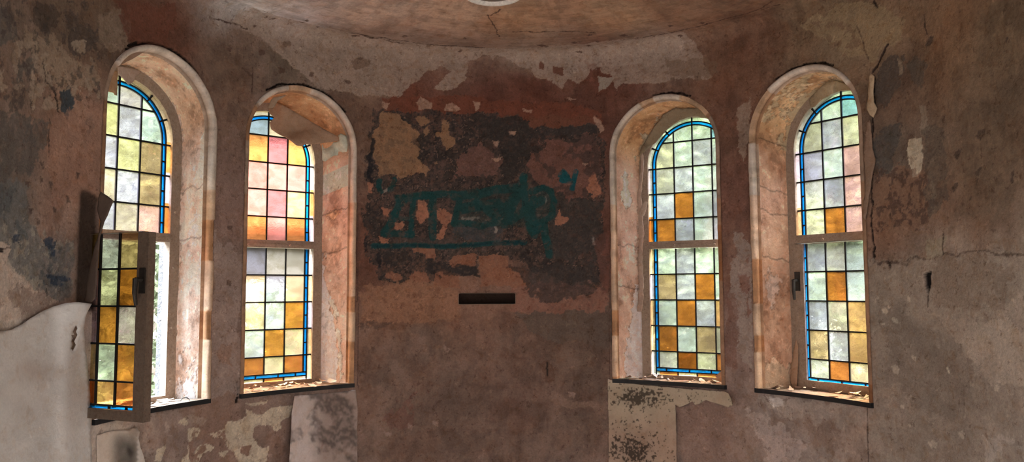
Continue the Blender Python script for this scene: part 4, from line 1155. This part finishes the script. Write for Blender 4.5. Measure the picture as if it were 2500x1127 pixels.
i4 = dv([(1565,380,-.05), (1565,500,-.045), (1560,760,-.05)])
sheet('peeled_paint_strip', I4, lambda x, y: onplane(2, x, y, i4(x, y) - .02 + .02*nz(x, y, .06)), lambda x, y: np.array([.50, .38, .31])*(1+.5*nz(x, y, .05)), 'long pinkish ragged paint curl down the left side of the third window', 'peeled paint', 4., 1.8, .004, seed=17)
I5 = [(1534,712),(1541,714),(1546,722),(1541,728),(1538,740),(1533,734),(1530,720)]
# scraps in window 4
J1 = [(1976,244),(1990,226),(2004,212),(2020,199),(2040,196),(2060,203),(2078,203),(2084,212),(2088,222),(2070,220),(2053,222),(2030,230),(2004,246),(1990,260),(1980,262)]
j1 = dv([(1980,250,-.05), (2020,205,-.07), (2080,208,-.05), (2060,220,-.025)])
sheet('plaster_strip', J1, lambda x, y: onplane(3, x, y, j1(x, y) + .012*nz(x, y, .08)), lambda x, y: np.array([.40, .32, .21])*(1+.4*nz(x, y, .05)), 'greenish brown peeled plaster strip along the arch of the rightmost window', 'plaster strip', 4., 1.2, .004, seed=18)
J2 = [(1929,925),(1936,870),(1944,830),(1948,846),(1947,900),(1945,945),(1935,948)]
sheet('plaster_scrap', J2, lambda x, y: onplane(3, x, y, -.045), lambda x, y: np.array([.42, .28, .19]), 'brown curled plaster piece in the bottom left corner of the rightmost window', 'plaster scrap', 4., 1., .004, seed=19)

# ------------------------------------------------------------------ flakes lying on the sills
FLAKE = []
def flake_mesh(k):
    rn = random.Random(100+k); n = rn.choice((5, 6, 7)); V = []; Fc = []
    pts = [(math.cos(2*math.pi*q/n)*rn.uniform(.6, 1.1), math.sin(2*math.pi*q/n)*rn.uniform(.35, .7)) for q in range(n)]
    V2, Fc = tri_fill(pts, .28)
    cur = rn.uniform(.15, .55)
    V = [(x, y, cur*x*x + .1*y) for x, y in V2]
    me = bpy.data.meshes.new('paint_flake'); me.from_pydata(V, [], Fc)
    zmin = min(v[2] for v in V)
    me.from_pydata if False else None
    for v in me.vertices: v.co.z -= zmin
    c = [(.46, .34, .26), (.58, .48, .40), (.34, .22, .16), (.52, .40, .35)][k % 4]
    a = me.color_attributes.new('Col', 'FLOAT_COLOR', 'POINT')
    a.data.foreach_set('color', np.tile(np.array([*c, 1], np.float32), len(V)))
    me.materials.append(M_SCRAP)
    for p in me.polygons: p.use_smooth = True
    return me
FLAKE = [flake_mesh(k) for k in range(8)]
lab = ['white paint flake lying on the sill of the leftmost window', 'curled paint flake in the litter on the sill of the second window from left', 'curled paint flake in the litter on the sill of the third window from left', 'curled paint flake on the sill of the rightmost window']
grp = ['flakes on the leftmost sill', 'flakes on the second sill', 'flakes on the third sill', 'flakes on the rightmost sill']
for i, cnt in enumerate((20, 160, 190, 60)):
    rn = random.Random(40+i); placed = []
    for k in range(cnt):
        f = rn.random(); u = rn.uniform(.06, .94)
        if i == 0: u = rn.uniform(.5, .9)
        if i == 3: u = rn.choice((rn.uniform(.05, .3), rn.uniform(.6, .95)))
        Po = outer_pt(i, 0 if False else 0); a = -HW + 2*HW*u; th = CEN[i] + a/R
        o0 = np.array([(R)*math.sin(th), (R)*math.cos(th)]); q = wpt(i, -FH + 2*FH*u, 0, -.05)
        p = o0*(1-f) + np.array(q[:2])*f
        sc = rn.uniform(.015, .046)
        if any(math.hypot(p[0]-a_, p[1]-b_) < (sc + c_)*.62 for a_, b_, c_ in placed): continue
        placed.append((p[0], p[1], sc))
        ob = bpy.data.objects.new('paint_flake', FLAKE[rn.randrange(8)]); COL.objects.link(ob)
        ob.scale = (sc, sc, sc); ob.rotation_euler = (rn.uniform(-.3, .3), rn.uniform(-.3, .3), rn.uniform(0, 6.28))
        ob.location = (p[0], p[1], SILL + .004 + (k % 5)*.004)
        tag(ob, lab[i], 'paint flake', grp[i])
# wire hook on the first sill
mb = MB(); p0 = np.array(W(440, 985, -.03)); p0[2] = SILL + .004
tube(mb, [(0,0,0), (.01,.004,.014), (.028,.008,.018), (.042,.008,.008), (.044,.004,.002)], .0025, 6)
hk = mb.build('wire_hook', M_METAL); hk.location = p0
tag(hk, 'small bent dark wire hook lying on the bright sill of the leftmost window', 'wire hook')

# ------------------------------------------------------------------ ceiling lamp
lx, ly = -.02, .885; rt = empty('ceiling_lamp', (lx, ly, ZC + RC))
def lathe(mb, prof, n=40, col=(1,1,1)):
    b = len(mb.v)
    for r, z in prof:
        for k in range(n):
            a = 2*math.pi*k/n; mb.v.append((r*math.cos(a), r*math.sin(a), z)); mb.c.append(col)
    for j in range(len(prof)-1):
        for k in range(n):
            k2 = (k+1) % n; mb.f.append((b+j*n+k, b+j*n+k2, b+(j+1)*n+k2, b+(j+1)*n+k)); mb.m.append(0)
mb = MB(); lathe(mb, [(.001,-.012),(.10,-.014),(.118,-.012),(.122,-.004),(.122,.004)]); mb.build('base_plate', simple('lamp_inner', (.16, .13, .10), .5), rt, True)
mb = MB(); lathe(mb, [(.118,.004),(.128,-.006),(.146,-.020),(.156,-.024),(.160,-.018),(.156,-.010),(.13,.004)]); mb.build('rim', M_WHITE, rt, True)
mb = MB(); tube(mb, [(.02,-.11,-.014),(.024,-.118,-.02),(.028,-.14,-.028),(.030,-.150,-.030)], .003, 6); mb.build('clip', M_METAL, rt)
tag(rt, 'round pale-rimmed ceiling lamp base, cut off by the top edge above the middle', 'lamp')

# ------------------------------------------------------------------ outdoors
GZ = -2.3
mb = MB(); mb.box((-40, 2.6, GZ - .2), (40, 60, GZ))
tag(mb.build('ground', simple('grass', (.08, .08, .05), .9, 0, .5, 8)), kind='structure')
def leafmat(n, a): 
    m, nt, out = newmat(n); co = N(nt, 'ShaderNodeTexCoord').outputs['Object']
    nn = noise(nt, co, 2.5, 4); c = mix(nt, ramp(nt, nn.outputs['Fac'], .35, .65), (*[x*.55 for x in a], 1), (*a, 1))
    d1 = N(nt, 'ShaderNodeBsdfDiffuse'); t1 = N(nt, 'ShaderNodeBsdfTranslucent'); mx = N(nt, 'ShaderNodeMixShader'); mx.inputs[0].default_value = .45
    nt.links.new(c, d1.inputs[0]); nt.links.new(c, t1.inputs[0]); nt.links.new(d1.outputs[0], mx.inputs[1]); nt.links.new(t1.outputs[0], mx.inputs[2]); nt.links.new(mx.outputs[0], out.inputs[0]); return m
LM = [leafmat('leaf_green', (.090, .108, .050)), leafmat('leaf_pale', (.16, .175, .105)), leafmat('leaf_dark', (.028, .036, .018))]
M_BARK = simple('bark', (.16, .12, .09), .9, 0, .8, 12)
def tree(name, x, y, h, r, mat, label, cat='tree', cnt=2600, leaf=.10, low=.3):
    rt = empty(name, (x, y, GZ)); rn = random.Random(int(x*37 + y*11)); mb = MB()
    tube(mb, [(0,0,0), (.05,.02,h*.3), (-.03,.05,h*.6), (.02,0,h*.85)], [.11*h/4, .09*h/4, .06*h/4, .02], 9)
    for k in range(7):
        a = rn.uniform(0, 6.28); z = h*rn.uniform(low, .7); L = r*rn.uniform(.5, .85)
        tube(mb, [(0,0,z), (math.cos(a)*L*.5, math.sin(a)*L*.5, z+L*.35), (math.cos(a)*L, math.sin(a)*L, z+L*.6)], [.035, .022, .01], 6)
    mb.build('trunk', M_BARK, rt, True)
    V = []; Fc = []; blobs = [(rn.uniform(-.55, .55)*r, rn.uniform(-.45, .45)*r, h*(low + (.93-low)*(q+rn.random())/26), rn.uniform(.36, .55)*r) for q in range(26)]
    for k in range(cnt):
        bx, by, bz, br = blobs[k % 26]
        d = Vector((rn.gauss(0,1), rn.gauss(0,1), rn.gauss(0,1))).normalized()*br*rn.uniform(.6, 1.)
        c = Vector((bx, by, bz)) + d; u = Vector((rn.gauss(0,1), rn.gauss(0,1), rn.gauss(0,1))).normalized()*leaf*rn.uniform(.5, 1.1); v = u.orthogonal().normalized()*leaf*.45
        b = len(V); V += [c-u, c+v, c+u, c-v]; Fc.append((b, b+1, b+2, b+3))
    mesh('foliage', V, Fc, mat, rt)
    tag(rt, label, cat)
def dirpt(px, dist):
    D = ray(px, 700); h = math.hypot(D[0], D[1]); return CAM[0] + D[0]/h*dist, CAM[1] + D[1]/h*dist
for px, ds, h, r, m, lb, ct in ((1560, 7.2, 4.5, .8, 1, 'pale leafy tree outside, at the left edge of the third window', 'tree'), (1755, 9.8, 4.9, 1.0, 0, 'bright green leafy tree outside, at the right edge of the third window', 'tree'),
        (1660, 13.6, 6.0, 1.2, 2, 'dark green tree far outside, behind the middle of the third window', 'tree'), (1945, 12.5, 5.4, 1.05, 2, 'dark green tree outside, at the left edge of the rightmost window', 'tree'),
        (2075, 7.6, 4.6, .8, 1, 'pale green tree outside, behind the middle of the rightmost window', 'tree'), (2220, 10.6, 5.2, 1.1, 0, 'bright green bushy tree outside, at the right edge of the rightmost window', 'tree'),
        (350, 8.0, 4.7, .85, 1, 'pale leafy tree outside, behind the right panes of the leftmost window', 'tree'), (200, 11.6, 5.2, 1.15, 0, 'bright green leafy tree outside, at the left edge of the leftmost window', 'tree'),
        (610, 7.2, 2.3, .55, 0, 'small green garden bush outside, behind the lower panes of the second window', 'shrub')):
    X_, Y_ = dirpt(px, ds); tree('leafy_tree' if ct == 'tree' else 'leafy_shrub', X_, Y_, h, r, LM[m], lb, ct, 9000 if ct == 'tree' else 1800, .065, .12)
# neighbouring house
X_, Y_ = dirpt(600, 15); hr = empty('garden_house', (X_, Y_, GZ)); hr.rotation_euler = (0, 0, .35)
mb = MB(); mb.box((-3.6, 0, 0), (3.6, 4, 3.4)); mb.build('house_wall', plaster('cream_render', .12, .3, flat=(.055, .042, .034), coarse=3.), hr)
mb = MB(); mb.quadbox([(-4,-.4,3.3),(4,-.4,3.3),(4,2,5.2),(-4,2,5.2),(-4,-.4,3.45),(4,-.4,3.45),(4,2,5.35),(-4,2,5.35)]); mb.quadbox([(-4,4.4,3.3),(4,4.4,3.3),(4,2,5.2),(-4,2,5.2),(-4,4.4,3.45),(4,4.4,3.45),(4,2,5.35),(-4,2,5.35)])
mb.build('roof', simple('terracotta', (.06, .03, .02), .8, 0, .6, 10), hr)
for xx in (-2.2, 0, 2.2):
    mb = MB(); mb.box((xx-.45, -.05, 1.1), (xx+.45, .03, 2.4)); f_ = mb.build('house_window', M_WHITE, hr)
    mb = MB(); mb.box((xx-.37, -.07, 1.18), (xx-.03, -.05, 2.32)); mb.box((xx+.03, -.07, 1.18), (xx+.37, -.05, 2.32)); mb.build('window_pane', simple('dark_pane', (.1, .12, .14), .1), f_)
tag(hr, 'cream neighbouring house with a terracotta roof, outside beyond the left windows', 'house')

# ------------------------------------------------------------------ light, camera, colour
w = bpy.data.worlds.new('overcast_sky'); SC.world = w; w.use_nodes = True
nt = w.node_tree; bg = nt.nodes['Background']
tc = nt.nodes.new('ShaderNodeTexCoord'); sep = nt.nodes.new('ShaderNodeSeparateXYZ'); nt.links.new(tc.outputs['Generated'], sep.inputs[0])
mr = nt.nodes.new('ShaderNodeMapRange'); nt.links.new(sep.outputs['Z'], mr.inputs['Value'])
for k_, v_ in (('From Min', .32), ('From Max', .7), ('To Min', SKY_LOW), ('To Max', SKY_HIGH)): mr.inputs[k_].default_value = v_
nt.links.new(mr.outputs[0], bg.inputs['Strength'])
rp = nt.nodes.new('ShaderNodeValToRGB'); nt.links.new(sep.outputs['Z'], rp.inputs['Fac'])
rp.color_ramp.elements[0].position = 0.; rp.color_ramp.elements[0].color = (.86, .93, 1, 1)
rp.color_ramp.elements[1].position = .7; rp.color_ramp.elements[1].color = (.80, .90, 1, 1)
nt.links.new(rp.outputs[0], bg.inputs['Color']); pass
cam = bpy.data.cameras.new('camera'); co = bpy.data.objects.new('camera', cam); COL.objects.link(co)
cam.sensor_fit = 'HORIZONTAL'; cam.sensor_width = 36.; cam.lens = 36. * F / 2500.; cam.clip_start = .05; cam.clip_end = 200
co.location = CAM
from mathutils import Matrix
# right, up, forward axes of the view
c_, s_ = math.cos(YAW), math.sin(YAW); cp, sp_ = math.cos(PITCH), math.sin(PITCH)
fwd = Vector((s_*cp, c_*cp, sp_)); rgt0 = Vector((c_, -s_, 0)); up0 = rgt0.cross(fwd)
cr, sr = math.cos(ROLL), math.sin(ROLL)
rgt = rgt0*cr + up0*sr*1; up = up0*cr - rgt0*sr*1
M = Matrix((rgt, up, -fwd)).transposed().to_4x4(); M.translation = Vector(CAM); co.matrix_world = M
SC.camera = co
SC.view_settings.view_transform = 'Standard'; SC.view_settings.look = 'None'; SC.view_settings.gamma = 1; SC.view_settings.exposure = 2.15
SC.cycles.max_bounces = 10; SC.cycles.diffuse_bounces = 5; SC.cycles.transparent_max_bounces = 12; SC.cycles.sample_clamp_indirect = 6.
SC.cycles.use_denoising = True
